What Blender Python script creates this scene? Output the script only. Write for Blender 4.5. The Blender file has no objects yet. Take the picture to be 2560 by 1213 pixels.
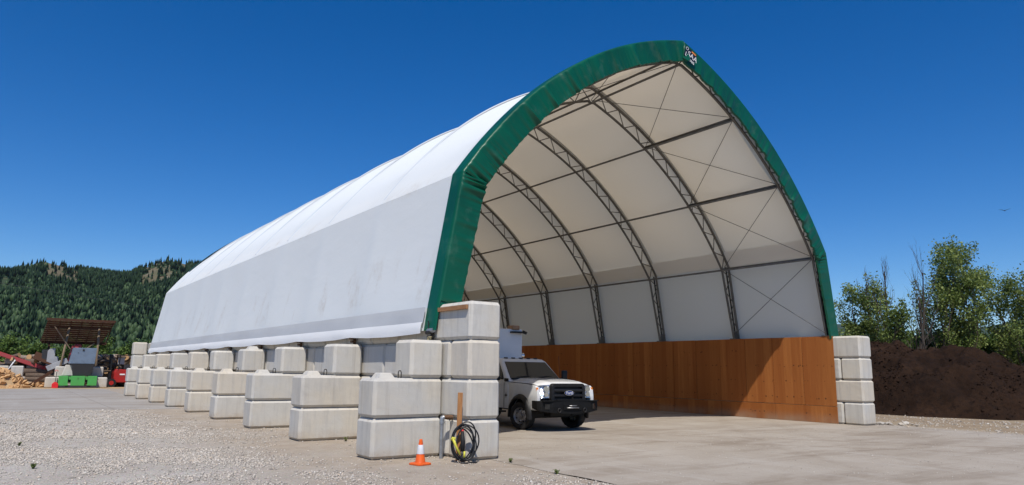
import bpy, bmesh, math, random
import numpy as np
from mathutils import Vector, Matrix, Euler, noise as mnoise
random.seed(7); RNG = np.random.default_rng(7)
sc = bpy.context.scene
COL = sc.collection
R = math.radians
# ------------------------------------------------------------------ camera, sky, sun, exposure
cam_d = bpy.data.cameras.new('camera'); cam = bpy.data.objects.new('camera', cam_d); COL.objects.link(cam)
CAM = Vector((-7.2685, -11.5326, 1.6819))
YAW, PITCH, ROLL = 0.61957, 0.17854, 0.013716
F_ = Vector((math.sin(YAW)*math.cos(PITCH), math.cos(YAW)*math.cos(PITCH), math.sin(PITCH)))
R_ = Vector((math.cos(YAW), -math.sin(YAW), 0)); U_ = R_.cross(F_)
R2 = R_*math.cos(ROLL)+U_*math.sin(ROLL); U2 = -R_*math.sin(ROLL)+U_*math.cos(ROLL)
m = Matrix((R2, U2, -F_)).transposed().to_4x4(); m.translation = CAM
cam.matrix_world = m
cam_d.sensor_width = 36; cam_d.lens = 1764.84/2560*36; cam_d.clip_start = 0.1; cam_d.clip_end = 20000
sc.camera = cam
SUN_AZ, SUN_EL = R(35), R(57)          # direction the light travels towards (from +Y to +X), elevation
w = bpy.data.worlds.new('World'); sc.world = w; w.use_nodes = True
nt = w.node_tree; nt.nodes.clear()
sky = nt.nodes.new('ShaderNodeTexSky'); sky.sky_type = 'NISHITA'; sky.sun_disc = False
sky.sun_elevation = SUN_EL; sky.sun_rotation = SUN_AZ+math.pi
sky.altitude = 1200; sky.air_density = 1.0; sky.dust_density = 0.0; sky.ozone_density = 4.5
hs = nt.nodes.new('ShaderNodeHueSaturation'); hs.inputs['Saturation'].default_value = 1.37; hs.inputs['Hue'].default_value = 0.508
bg = nt.nodes.new('ShaderNodeBackground'); bg.inputs['Strength'].default_value = 0.105
wo = nt.nodes.new('ShaderNodeOutputWorld')
nt.links.new(sky.outputs[0], hs.inputs['Color']); nt.links.new(hs.outputs[0], bg.inputs['Color']); nt.links.new(bg.outputs[0], wo.inputs['Surface'])
sd = bpy.data.lights.new('sun', 'SUN'); sd.energy = 4.3; sd.angle = R(0.53); sd.color = (1.0, 0.94, 0.85)
sun = bpy.data.objects.new('sun', sd); COL.objects.link(sun)
dvec = Vector((math.sin(SUN_AZ)*math.cos(SUN_EL), math.cos(SUN_AZ)*math.cos(SUN_EL), -math.sin(SUN_EL)))
sun.rotation_euler = dvec.to_track_quat('-Z', 'Y').to_euler(); sun.location = (0, 0, 60)
vs = sc.view_settings; vs.view_transform = 'Standard'; vs.look = 'None'; vs.exposure = 0.12; vs.gamma = 1.0; vs.use_curve_mapping = False

# ------------------------------------------------------------------ helpers
def obj(name, me, parent=None, kind=None, label=None, cat=None, group=None, loc=None, rot=None):
    o = bpy.data.objects.new(name, me); COL.objects.link(o)
    if parent: o.parent = parent
    if loc is not None: o.location = loc
    if rot is not None: o.rotation_euler = rot
    if kind: o['kind'] = kind
    if label: o['label'] = label
    if cat: o['category'] = cat
    if group: o['group'] = group
    return o
def thing(name, label, cat, loc=(0,0,0), rotz=0, group=None):
    return obj(name, None, None, None, label, cat, group, loc, (0,0,rotz))
class MB:
    def __init__(s): s.v = []; s.f = []; s.mi = []
    def add(s, v, f, mi=0):
        b = len(s.v); s.v += [tuple(p) for p in v]; s.f += [tuple(b+i for i in q) for q in f]; s.mi += [mi]*len(f)
    def box(s, c, d, rot=None, mi=0, ch=0):
        hx, hy, hz = d[0]/2, d[1]/2, d[2]/2
        if ch:
            bm = bmesh.new(); bmesh.ops.create_cube(bm, size=1)
            bmesh.ops.scale(bm, vec=d, verts=bm.verts)
            bmesh.ops.bevel(bm, geom=list(bm.edges), offset=ch, segments=2, affect='EDGES', profile=0.5)
            vv = [v.co.copy() for v in bm.verts]; bm.verts.index_update()
            ff = [[v.index for v in f.verts] for f in bm.faces]; bm.free()
        else:
            vv = [Vector((x, y, z)) for x in (-hx, hx) for y in (-hy, hy) for z in (-hz, hz)]
            ff = [(0,1,3,2), (4,6,7,5), (0,4,5,1), (2,3,7,6), (0,2,6,4), (1,5,7,3)]
        if rot is not None:
            mt = Euler(rot).to_matrix() if not isinstance(rot, Matrix) else rot
            vv = [mt @ v for v in vv]
        s.add([v+Vector(c) for v in vv], ff, mi)
    def tube(s, pts, r, n=8, closed=False, caps=True, mi=0):
        pts = [Vector(p) for p in pts]; N = len(pts)
        rr = r if hasattr(r, '__len__') else [r]*N
        up = Vector((0, 0, 1)); rings = []
        prev = None
        for i, p in enumerate(pts):
            a = pts[(i-1) % N] if (closed or i > 0) else p; b = pts[(i+1) % N] if (closed or i < N-1) else p
            t = (b-a).normalized()
            if prev is None:
                x = t.cross(up)
                if x.length < 1e-3: x = t.cross(Vector((1, 0, 0)))
            else: x = prev - t*prev.dot(t)
            x.normalize(); prev = x; y = t.cross(x)
            rings.append([p+(x*math.cos(2*math.pi*k/n)+y*math.sin(2*math.pi*k/n))*rr[i] for k in range(n)])
        v = [q for g in rings for q in g]; f = []
        for i in range(N if closed else N-1):
            for k in range(n):
                a = i*n+k; b = i*n+(k+1) % n; c = ((i+1) % N)*n+(k+1) % n; d = ((i+1) % N)*n+k
                f.append((a, d, c, b))
        if caps and not closed:
            f.append(tuple(range(n))); f.append(tuple(reversed(range((N-1)*n, N*n))))
        s.add(v, f, mi)
    def prism(s, poly, axis, a, b, mi=0):
        n = len(poly)
        def P(q, t):
            return {'x': (t, q[0], q[1]), 'y': (q[0], t, q[1]), 'z': (q[0], q[1], t)}[axis]
        v = [P(q, a) for q in poly]+[P(q, b) for q in poly]
        f = [tuple(range(n)), tuple(reversed(range(n, 2*n)))]
        f += [(i, i+n, (i+1) % n+n, (i+1) % n) for i in range(n)]
        s.add(v, f, mi)
    def loft(s, rings, closed=True, caps=True, mi=0):
        n = len(rings[0]); v = [p for g in rings for p in g]; f = []
        for i in range(len(rings)-1):
            for k in range(n if closed else n-1):
                f.append((i*n+k, i*n+(k+1) % n, (i+1)*n+(k+1) % n, (i+1)*n+k))
        if caps and closed: f.append(tuple(reversed(range(n)))); f.append(tuple(range((len(rings)-1)*n, len(rings)*n)))
        s.add(v, f, mi)
    def grid(s, P, mi=0):
        s.loft(P, closed=False, caps=False, mi=mi)
    def mesh(s, name, mats, smooth=False, bev=0, fix=True):
        me = bpy.data.meshes.new(name); me.from_pydata(s.v, [], s.f)
        for q in (mats if isinstance(mats, (list, tuple)) else [mats]): me.materials.append(q)
        if any(s.mi): me.polygons.foreach_set('material_index', s.mi)
        if fix or bev:
            bm = bmesh.new(); bm.from_mesh(me)
            if bev: bmesh.ops.bevel(bm, geom=list(bm.edges), offset=bev, segments=2, affect='EDGES', profile=0.5)
            bmesh.ops.recalc_face_normals(bm, faces=bm.faces); bm.to_mesh(me); bm.free()
        if smooth: 
            me.polygons.foreach_set('use_smooth', [True]*len(me.polygons))
            if smooth != True: me.set_sharp_from_angle(angle=R(smooth))
        me.update(); return me
    def build(s, name, mats, parent=None, smooth=False, bev=0, fix=True, **k):
        return obj(name, s.mesh(name, mats, smooth, bev, fix), parent, **k)

# ------------------------------------------------------------------ materials
def N(t, typ, **k):
    n = t.nodes.new(typ)
    for a, b in k.items():
        if hasattr(n, a): setattr(n, a, b)
    return n
class MT:
    """small wrapper to write node materials"""
    def __init__(s, name):
        s.m = bpy.data.materials.new(name); s.m.use_nodes = True; s.t = s.m.node_tree
        s.b = s.t.nodes['Principled BSDF']; s.out = s.t.nodes['Material Output']
        s.b.inputs['Specular IOR Level'].default_value = 0.3
    def L(s, a, b): s.t.links.new(a, b)
    def coord(s, kind='Object', scale=(1, 1, 1), rnd=True):
        tc = N(s.t, 'ShaderNodeTexCoord'); mp = N(s.t, 'ShaderNodeMapping'); mp.inputs['Scale'].default_value = scale
        if kind == 'World':
            g = N(s.t, 'ShaderNodeNewGeometry'); s.L(g.outputs['Position'], mp.inputs['Vector'])
        else: s.L(tc.outputs[kind], mp.inputs['Vector'])
        if rnd and kind == 'Object':
            oi = N(s.t, 'ShaderNodeObjectInfo'); mu = N(s.t, 'ShaderNodeMath', operation='MULTIPLY'); mu.inputs[1].default_value = 57.0
            s.L(oi.outputs['Random'], mu.inputs[0]); s.L(mu.outputs[0], mp.inputs['Location'])
        return mp.outputs[0]
    def noise(s, vec, scale, detail=4, rough=0.55, dist=0):
        n = N(s.t, 'ShaderNodeTexNoise'); n.inputs['Scale'].default_value = scale; n.inputs['Detail'].default_value = detail
        n.inputs['Roughness'].default_value = rough; n.inputs['Distortion'].default_value = dist
        s.L(vec, n.inputs['Vector']); return n.outputs['Fac']
    def vor(s, vec, scale, feature='F1', out='Distance'):
        n = N(s.t, 'ShaderNodeTexVoronoi', feature=feature); n.inputs['Scale'].default_value = scale
        s.L(vec, n.inputs['Vector']); return n.outputs[out]
    def ramp(s, fac, stops):
        n = N(s.t, 'ShaderNodeValToRGB'); e = n.color_ramp.elements
        while len(e) < len(stops): e.new(0.5)
        for q, (p, c) in zip(e, stops):
            q.position = p; q.color = (c, c, c, 1) if not hasattr(c, '__len__') else (*c, 1)
        s.L(fac, n.inputs[0]); return n.outputs[0]
    def mix(s, fac, a, b, mode='MIX'):
        n = N(s.t, 'ShaderNodeMix', data_type='RGBA', blend_type=mode)
        for ix, v in ((0, fac), (6, a), (7, b)):
            sock = n.inputs[ix]
            if isinstance(v, bpy.types.NodeSocket): s.L(v, sock)
            elif hasattr(v, '__len__'): sock.default_value = (*v, 1)
            else: sock.default_value = v if ix == 0 else (v, v, v, 1)
        return n.outputs[2]
    def math(s, op, a, b=0.0, clamp=False):
        n = N(s.t, 'ShaderNodeMath', operation=op); n.use_clamp = clamp
        for i, v in enumerate((a, b)):
            if isinstance(v, bpy.types.NodeSocket): s.L(v, n.inputs[i])
            else: n.inputs[i].default_value = v
        return n.outputs[0]
    def pos(s):
        g = N(s.t, 'ShaderNodeNewGeometry'); x = N(s.t, 'ShaderNodeSeparateXYZ'); s.L(g.outputs['Position'], x.inputs[0])
        return x.outputs
    def mr(s, v, a, b, c=0.0, d=1.0, smooth=True):
        n = N(s.t, 'ShaderNodeMapRange'); n.interpolation_type = 'SMOOTHSTEP' if smooth else 'LINEAR'
        s.L(v, n.inputs[0])
        for i, q in enumerate((a, b, c, d)): n.inputs[i+1].default_value = q
        return n.outputs[0]
    def rand(s):
        return N(s.t, 'ShaderNodeObjectInfo').outputs['Random']
    def col(s, c):
        if isinstance(c, bpy.types.NodeSocket): s.L(c, s.b.inputs['Base Color'])
        else: s.b.inputs['Base Color'].default_value = (*c, 1)
    def rough(s, v):
        if isinstance(v, bpy.types.NodeSocket): s.L(v, s.b.inputs['Roughness'])
        else: s.b.inputs['Roughness'].default_value = v
    def metal(s, v): s.b.inputs['Metallic'].default_value = v
    def bump(s, h, strength=0.3, dist=0.02):
        n = N(s.t, 'ShaderNodeBump'); n.inputs['Strength'].default_value = strength; n.inputs['Distance'].default_value = dist
        s.L(h, n.inputs['Height']); s.L(n.outputs[0], s.b.inputs['Normal']); return n.outputs[0]
def simple(name, c1, c2=None, scale=6, rough=0.6, metal=0, bump=0.15, bscale=40, bdist=0.01, spec=0.3, rnd=True):
    t = MT(name); v = t.coord('Object', rnd=rnd)
    c2 = c2 or tuple(x*0.7 for x in c1)
    t.col(t.mix(t.ramp(t.noise(v, scale, 5), [(0.35, 0.0), (0.7, 1.0)]), c1, c2)); t.rough(rough); t.metal(metal)
    t.b.inputs['Specular IOR Level'].default_value = spec
    if bump: t.bump(t.noise(v, bscale, 4), bump, bdist)
    return t.m
M = {}
# concrete blocks
t = MT('cast_concrete'); v = t.coord('Object'); vs_ = t.coord('Object', (5, 5, 0.6))
base = t.mix(t.rand(), (0.55, 0.530, 0.485), (0.46, 0.447, 0.415))
base = t.mix(t.ramp(t.rand(), [(0.78, 0.0), (0.86, 0.7)]), base, (0.56, 0.50, 0.41))
base = t.mix(t.ramp(t.noise(v, 1.3, 4), [(0.42, 0.0), (0.68, 0.6)]), base, (0.55, 0.49, 0.39))
base = t.mix(t.ramp(t.noise(vs_, 1.6, 5, 0.6), [(0.48, 0.0), (0.74, 0.45)]), base, (0.32, 0.312, 0.30))
base = t.mix(t.ramp(t.noise(v, 3.5, 6, 0.65), [(0.35, 0.12), (0.6, 0.0)]), base, (0.66, 0.65, 0.63))
pit = t.ramp(t.vor(v, 14), [(0.03, 1.0), (0.075, 0.0)]); pitm = t.math('MULTIPLY', pit, t.ramp(t.noise(v, 4.0, 3), [(0.5, 0.0), (0.58, 1.0)]))
base = t.mix(t.math('MULTIPLY', pitm, 0.55), base, (0.2, 0.19, 0.17))
pz_ = t.pos()[2]; wv_ = t.coord('World')
base = t.mix(t.math('MULTIPLY', t.math('MULTIPLY', t.mr(pz_, 0.34, 0.0), t.ramp(t.noise(wv_, 3.2, 5, 0.7), [(0.35, 0.1), (0.65, 1.0)])), 0.7), base, (0.38, 0.305, 0.225))
base = t.mix(t.math('MULTIPLY', t.ramp(t.noise(t.coord('Object', (9, 9, 0.35)), 1.0, 3, 0.5), [(0.61, 0.0), (0.70, 1.0)]), 0.28), base, (0.28, 0.245, 0.205))
t.col(base); t.rough(0.9)
hgt = t.math('SUBTRACT', t.math('ADD', t.noise(v, 9, 5, 0.6), t.math('MULTIPLY', t.noise(v, 70, 3), 0.35)), t.math('MULTIPLY', pitm, 0.8))
t.bump(hgt, 0.35, 0.012); M['concrete'] = t.m
# white fabric
def fabric(name, stain=True, base=(0.785, 0.838, 0.868), trans=0.27):
    t = MT(name); v = t.coord('World', (1, 1, 1)); px = t.pos()
    c = t.mix(t.ramp(t.noise(v, 0.35, 3), [(0.3, 0.0), (0.75, 0.25)]), base, (0.78, 0.83, 0.85))
    if stain:
        sv = t.coord('World', (1.0, 1.1, 0.35))
        blob = t.ramp(t.noise(sv, 0.75, 6, 0.7, 0.6), [(0.54, 0.0), (0.68, 1.0)])
        zb = t.math('MULTIPLY', t.mr(px[2], 2.95, 3.3), t.mr(px[2], 4.7, 3.9))
        xb = t.mr(px[0], 1.2, 0.8)
        zk = t.math('MULTIPLY', t.mr(px[2], 5.75, 6.0), t.mr(px[2], 6.7, 6.15))
        fine = t.ramp(t.noise(v, 7, 5, 0.75), [(0.40, 0.1), (0.62, 1.0)])
        band = t.math('ADD', t.math('MULTIPLY', zb, 0.6), t.math('MULTIPLY', zk, 0.4))
        st = t.math('MULTIPLY', t.math('MULTIPLY', blob, fine), t.math('MULTIPLY', band, xb))
        c = t.mix(st, c, (0.46, 0.41, 0.35))
    t.t.nodes.remove(t.b)
    d = N(t.t, 'ShaderNodeBsdfDiffuse'); tr = N(t.t, 'ShaderNodeBsdfTranslucent'); g = N(t.t, 'ShaderNodeBsdfGlossy'); g.inputs['Roughness'].default_value = 0.45
    m1 = N(t.t, 'ShaderNodeMixShader'); m2 = N(t.t, 'ShaderNodeMixShader'); m1.inputs[0].default_value = trans; m2.inputs[0].default_value = 0.03
    tint = t.mix(1.0, c, (0.86, 0.69, 0.46)); t.L(c, d.inputs['Color']); t.L(tint, tr.inputs['Color'])
    bp = N(t.t, 'ShaderNodeBump'); bp.inputs['Strength'].default_value = 0.25; bp.inputs['Distance'].default_value = 0.05
    wv = t.coord('World', (0.6, 0.6, 1.4)); t.L(t.math('ADD', t.noise(wv, 1.2, 4, 0.55, 0.4), t.math('MULTIPLY', t.noise(v, 60, 2), 0.02)), bp.inputs['Height'])
    for q in (d, g): t.L(bp.outputs[0], q.inputs['Normal'])
    t.L(d.outputs[0], m1.inputs[1]); t.L(tr.outputs[0], m1.inputs[2]); t.L(m1.outputs[0], m2.inputs[1]); t.L(g.outputs[0], m2.inputs[2])
    t.L(m2.outputs[0], t.out.inputs['Surface']); return t.m
M['fabric'] = fabric('white_fabric')
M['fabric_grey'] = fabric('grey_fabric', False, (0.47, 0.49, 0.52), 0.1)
M['fabric_crease_shade'] = fabric('crease_shade_fabric', False, (0.57, 0.61, 0.65), 0.1)  # greyer cloth tone standing in for shade at the roof creases
M['fabric_flap'] = fabric('flap_fabric', False, (0.84, 0.86, 0.88), 0.2)
M['fabric_plain'] = fabric('white_hem_fabric', False, (0.82, 0.83, 0.84), 0.12)
t = MT('green_vinyl'); v = t.coord('World')
c = t.mix(t.ramp(t.noise(v, 0.9, 4), [(0.35, 0.0), (0.7, 1.0)]), (0.001, 0.088, 0.046), (0.002, 0.062, 0.034))
dust = t.math('MULTIPLY', t.ramp(t.noise(v, 2.2, 6, 0.7), [(0.55, 0.0), (0.75, 1.0)]), 0.12)
t.col(t.mix(dust, c, (0.3, 0.33, 0.28))); t.rough(0.38); t.b.inputs['Specular IOR Level'].default_value = 0.5
t.bump(t.noise(t.coord('World', (1.5, 1.5, 1.5)), 3.0, 5, 0.6, 0.8), 0.15, 0.02); t.b.inputs['Specular IOR Level'].default_value = 0.35; M['green'] = t.m
# plywood
t = MT('plywood'); rnd = t.rand(); v1 = t.coord('Object', (1, 5.5, 0.28)); v2 = t.coord('Object', (1, 9, 0.35))
vq = N(t.t, 'ShaderNodeTexVoronoi'); vq.voronoi_dimensions = '1D'; vq.inputs['Scale'].default_value = 2.8; sx_ = N(t.t, 'ShaderNodeSeparateXYZ'); t.L(t.coord('Object', (1, 1, 1)), sx_.inputs[0])
t.L(t.math('ADD', sx_.outputs[1], t.math('MULTIPLY', t.noise(t.coord('Object', (1, 1, 0.4)), 2.0, 2), 0.05)), vq.inputs['W']); sc_ = N(t.t, 'ShaderNodeSeparateColor'); t.L(vq.outputs['Color'], sc_.inputs[0])
strip = t.math('ADD', t.math('MULTIPLY', sc_.outputs[0], 0.40), t.math('MULTIPLY', t.noise(v1, 1.1, 4, 0.6), 0.60)); grain = t.noise(v2, 3.0, 6, 0.7, 0.9)
c = t.mix(t.ramp(strip, [(0.25, 0.0), (0.5, 0.45), (0.75, 1.0)]), (0.265, 0.075, 0.014), (0.46, 0.175, 0.045))
c = t.mix(t.math('MULTIPLY', t.ramp(grain, [(0.4, 0.0), (0.7, 1.0)]), 0.55), c, (0.20, 0.057, 0.010))
c = t.mix(t.math('MULTIPLY', rnd, 0.6), c, (0.255, 0.082, 0.017))
px = t.pos()
rowc = t.math('FRACT', t.math('MULTIPLY', px[2], 1/0.56))
rowm = t.math('MULTIPLY', t.mr(rowc, 0.40, 0.47), t.mr(rowc, 0.62, 0.55))
kn = t.ramp(t.vor(t.coord('World', (1, 1, 1)), 7.5), [(0.16, 1.0), (0.30, 0.0)])
knot = t.math('MULTIPLY', t.math('MULTIPLY', rowm, kn), t.ramp(t.noise(t.coord('World'), 0.9, 2), [(0.4, 0.0), (0.5, 1.0)]))
c = t.mix(t.math('MULTIPLY', knot, 0.85), c, (0.06, 0.018, 0.005))
dirt = t.math('MULTIPLY', t.mr(px[2], 0.42, 0.0), t.ramp(t.noise(t.coord('World'), 1.6, 5), [(0.3, 0.2), (0.7, 1.0)]))
c = t.mix(t.math('MULTIPLY', dirt, 0.65), c, (0.30, 0.25, 0.19))
t.col(c); t.rough(0.75); t.bump(t.math('ADD', grain, t.math('MULTIPLY', knot, -0.6)), 0.25, 0.008); M['plywood'] = t.m
M['steel'] = simple('galvanised_truss_steel', (0.17, 0.165, 0.155), (0.11, 0.105, 0.10), 3, 0.5, 0.6, 0.1, 30)
M['dark_steel'] = simple('dark_steel', (0.03, 0.03, 0.032), (0.05, 0.045, 0.04), 5, 0.5, 0.4)
M['galv'] = simple('galvanised_pipe', (0.42, 0.44, 0.46), (0.3, 0.31, 0.32), 10, 0.42, 0.7, 0.1, 60)
M['rust'] = simple('rusty_fitting', (0.16, 0.09, 0.05), (0.09, 0.05, 0.03), 18, 0.7, 0.4)
def wood(name, a, b, sc_=(1, 1, 1), rough=0.8):
    t = MT(name); v = t.coord('Object', sc_)
    t.col(t.mix(t.ramp(t.noise(v, 5, 6, 0.65, 0.6), [(0.3, 0.0), (0.7, 1.0)]), a, b)); t.rough(rough); t.bump(t.noise(v, 12, 5), 0.3, 0.008); return t.m
M['stake'] = wood('sawn_wood', (0.42, 0.21, 0.085), (0.30, 0.135, 0.05), (6, 6, 0.8))
M['plank'] = wood('plank_wood', (0.36, 0.19, 0.09), (0.25, 0.12, 0.055), (6, 0.8, 6))
M['post_wood'] = wood('weathered_post_wood', (0.27, 0.20, 0.13), (0.17, 0.12, 0.08), (5, 5, 0.7))
M['dark_wood'] = wood('dark_stained_wood', (0.085, 0.035, 0.018), (0.05, 0.022, 0.012), (1, 6, 6))
M['bark'] = wood('log_bark', (0.19, 0.14, 0.105), (0.075, 0.05, 0.036), (2, 2, 6))
M['birch'] = wood('pale_bark', (0.47, 0.40, 0.33), (0.16, 0.11, 0.08), (3, 3, 5))
M['cut'] = wood('cut_log_end', (0.52, 0.33, 0.16), (0.38, 0.22, 0.10), (4, 4, 4))
M['firewood'] = wood('split_firewood', (0.60, 0.39, 0.20), (0.42, 0.24, 0.11), (3, 3, 3))
M['rubber'] = simple('black_rubber', (0.012, 0.012, 0.013), (0.022, 0.021, 0.02), 8, 0.65)
M['cable'] = simple('black_cable', (0.01, 0.01, 0.011), (0.016, 0.016, 0.017), 8, 0.4, spec=0.5)
M['yellow'] = simple('yellow_plastic', (0.62, 0.60, 0.07), (0.5, 0.47, 0.06), 8, 0.5)
M['orange'] = simple('cone_orange', (0.76, 0.115, 0.012), (0.6, 0.10, 0.02), 7, 0.45, bump=0.05)
M['reflective'] = simple('white_reflective_sleeve', (0.72, 0.73, 0.76), (0.6, 0.61, 0.64), 12, 0.35, bump=0.05)
def paint(name, c, rough=0.25, dirt=(0.3, 0.28, 0.25), amt=0.15, coat=0.6):
    t = MT(name); v = t.coord('Object')
    t.col(t.mix(t.math('MULTIPLY', t.ramp(t.noise(v, 3, 6, 0.7), [(0.45, 0.0), (0.75, 1.0)]), amt), c, dirt)); t.rough(rough)
    t.b.inputs['Coat Weight'].default_value = coat; t.b.inputs['Coat Roughness'].default_value = 0.08; return t.m
M['truck_white'] = paint('white_car_paint', (0.64, 0.65, 0.65))
M['box_white'] = paint('white_box_paint', (0.66, 0.68, 0.72), 0.4, amt=0.1, coat=0.1)
M['truck_black'] = simple('black_trim', (0.009, 0.009, 0.010), (0.013, 0.013, 0.014), 10, 0.5, spec=0.35, bump=0.1, bscale=90)
M['black_bumper'] = simple('black_powder_coat', (0.005, 0.005, 0.0055), (0.009, 0.009, 0.009), 5, 0.65, 0.0, spec=0.2)
M['chrome'] = simple('bright_metal', (0.75, 0.76, 0.78), (0.6, 0.6, 0.62), 5, 0.15, 1.0, 0)
t = MT('headlamp_glass'); t.col((0.62, 0.64, 0.66)); t.rough(0.12); t.metal(0.85); t.bump(t.vor(t.coord('Object'), 22), 0.5, 0.02); M['lamp'] = t.m
t = MT('windscreen_glass'); t.col((0.012, 0.014, 0.015)); t.rough(0.04); t.b.inputs['Specular IOR Level'].default_value = 0.6; M['glass'] = t.m
M['amber'] = simple('amber_lens', (0.75, 0.22, 0.01), (0.6, 0.15, 0.01), 8, 0.2, spec=0.6)
M['badge_blue'] = simple('blue_badge', (0.01, 0.03, 0.16), (0.012, 0.035, 0.18), 3, 0.2, spec=0.6, bump=0)
M['rim'] = simple('steel_rim', (0.42, 0.42, 0.43), (0.2, 0.19, 0.18), 9, 0.38, 0.7)
M['red'] = paint('red_machine_paint', (0.40, 0.02, 0.018), 0.45, (0.12, 0.07, 0.05), 0.4, 0.1)
M['red_pale'] = paint('faded_red_paint', (0.42, 0.06, 0.065), 0.55, (0.2, 0.12, 0.1), 0.4, 0)
M['grey_machine'] = paint('grey_machine_paint', (0.36, 0.37, 0.39), 0.5, (0.15, 0.14, 0.13), 0.4, 0)
M['blue_steel'] = paint('bluish_steel_sheet', (0.17, 0.225, 0.30), 0.45, (0.09, 0.10, 0.12), 0.55, 0.1)
M['lime'] = paint('green_machine_paint', (0.075, 0.36, 0.085), 0.45, (0.1, 0.16, 0.07), 0.3, 0.1)
M['charcoal'] = paint('charcoal_plastic', (0.035, 0.036, 0.04), 0.5, (0.06, 0.06, 0.06), 0.4, 0)
M['white_text'] = simple('white_print', (0.85, 0.86, 0.87), None, 4, 0.5, bump=0)
M['navy_print'] = simple('dark_blue_print', (0.01, 0.013, 0.03), None, 4, 0.45, bump=0)
M['orange_print'] = simple('orange_print', (0.75, 0.25, 0.06), None, 4, 0.45, bump=0)
M['bird'] = simple('dark_feathers', (0.03, 0.028, 0.028), None, 20, 0.8)
M['red_plastic'] = simple('red_plastic', (0.62, 0.02, 0.018), (0.5, 0.02, 0.02), 8, 0.4)
# foliage: diffuse + translucent with per-leaf tint attribute
def foliage(name, a, b, trans=0.25, attr='tint', rough=0.6):
    t = MT(name); at = N(t.t, 'ShaderNodeAttribute'); at.attribute_name = attr
    c = t.mix(at.outputs['Fac'], a, b); t.t.nodes.remove(t.b)
    d = N(t.t, 'ShaderNodeBsdfPrincipled'); d.inputs['Roughness'].default_value = rough; d.inputs['Specular IOR Level'].default_value = 0.25
    tr = N(t.t, 'ShaderNodeBsdfTranslucent'); mx = N(t.t, 'ShaderNodeMixShader'); mx.inputs[0].default_value = trans
    t.L(c, d.inputs['Base Color']); t.L(t.mix(0.5, c, (0.16, 0.22, 0.03)), tr.inputs['Color'])
    t.L(d.outputs[0], mx.inputs[1]); t.L(tr.outputs[0], mx.inputs[2]); t.L(mx.outputs[0], t.out.inputs['Surface']); return t.m
M['leaf'] = foliage('poplar_leaves', (0.075, 0.122, 0.026), (0.30, 0.36, 0.11), 0.36)
M['leaf_bush'] = foliage('bush_leaves', (0.038, 0.080, 0.019), (0.15, 0.225, 0.05))
M['conifer'] = foliage('conifer_needles', (0.019, 0.045, 0.021), (0.066, 0.115, 0.036), 0.08)
M['weed'] = foliage('weed_leaves', (0.07, 0.10, 0.03), (0.17, 0.19, 0.08))
M['tree_bark'] = wood('tree_bark', (0.17, 0.135, 0.105), (0.085, 0.065, 0.05), (4, 4, 1))
M['dead_bark'] = wood('dead_branch_bark', (0.085, 0.07, 0.06), (0.045, 0.036, 0.03), (4, 4, 1))
# soil
t = MT('dark_compost'); v = t.coord('World')
c = t.mix(t.ramp(t.noise(v, 0.7, 5, 0.6), [(0.35, 0.0), (0.7, 1.0)]), (0.017, 0.0095, 0.0062), (0.033, 0.0178, 0.0108))
c = t.mix(t.ramp(t.noise(v, 0.28, 5, 0.6), [(0.5, 0.0), (0.68, 0.8)]), c, (0.050, 0.027, 0.016))
c = t.mix(t.ramp(t.noise(v, 5, 6, 0.75), [(0.48, 0.0), (0.66, 0.85)]), c, (0.010, 0.007, 0.006))
c = t.mix(t.ramp(t.vor(v, 11), [(0.05, 0.55), (0.10, 0.0)]), c, (0.12, 0.075, 0.045))
t.col(c); t.rough(1.0); t.b.inputs['Specular IOR Level'].default_value = 0.1
t.bump(t.math('ADD', t.noise(v, 4, 6, 0.7), t.math('MULTIPLY', t.noise(v, 24, 4, 0.7), 0.4)), 0.9, 0.10); M['soil'] = t.m
# ground: packed grey gravel and sand near, meadow far
t = MT('gravel_ground'); v = t.coord('World'); px = t.pos()
n1 = t.noise(v, 0.45, 6, 0.65); n2 = t.noise(v, 55, 4, 0.75); vr = t.vor(v, 38); vc = t.vor(v, 38, out='Color')
c = t.mix(t.ramp(n1, [(0.38, 0.0), (0.62, 1.0)]), (0.40, 0.342, 0.272), (0.47, 0.423, 0.352))
st = t.mix(0.5, c, vc, 'OVERLAY'); bw = N(t.t, 'ShaderNodeHueSaturation'); bw.inputs['Saturation'].default_value = 0.35; t.L(st, bw.inputs['Color'])
c = t.mix(0.5, c, bw.outputs[0])
c = t.mix(t.math('MULTIPLY', t.ramp(n2, [(0.4, 1.0), (0.55, 0.0)]), 0.4), c, (0.17, 0.15, 0.125))
sb2 = t.math('MULTIPLY', t.math('MULTIPLY', t.mr(px[0], -4.6, -2.2), t.mr(px[0], 2.0, 1.0)), t.ramp(t.noise(v, 0.6, 4), [(0.25, 0.35), (0.6, 1.0)]))
c = t.mix(t.math('MULTIPLY', sb2, 0.85), c, t.mix(t.ramp(t.noise(v, 1.6, 5, 0.7), [(0.35, 0.0), (0.65, 1.0)]), (0.30, 0.238, 0.175), (0.40, 0.335, 0.262)))
sandb = t.math('MULTIPLY', t.mr(px[0], 16.8, 18.5), t.mr(px[0], 70.0, 40.0))
c = t.mix(sandb, c, t.mix(t.ramp(t.noise(v, 0.8, 5), [(0.4, 0.0), (0.65, 1.0)]), (0.33, 0.26, 0.175), (0.25, 0.19, 0.13)))
far = t.math('MAXIMUM', t.mr(px[1], 56.0, 66.0), t.mr(px[0], 40.0, 52.0))
c = t.mix(far, c, t.mix(t.noise(v, 0.05, 4), (0.06, 0.075, 0.025), (0.11, 0.10, 0.045)))
t.col(c); t.rough(0.95); t.b.inputs['Specular IOR Level'].default_value = 0.15
t.bump(t.math('ADD', t.math('MULTIPLY', vr, -0.7), t.math('ADD', n1, t.math('MULTIPLY', n2, 0.4))), 0.7, 0.03); M['ground'] = t.m
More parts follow.
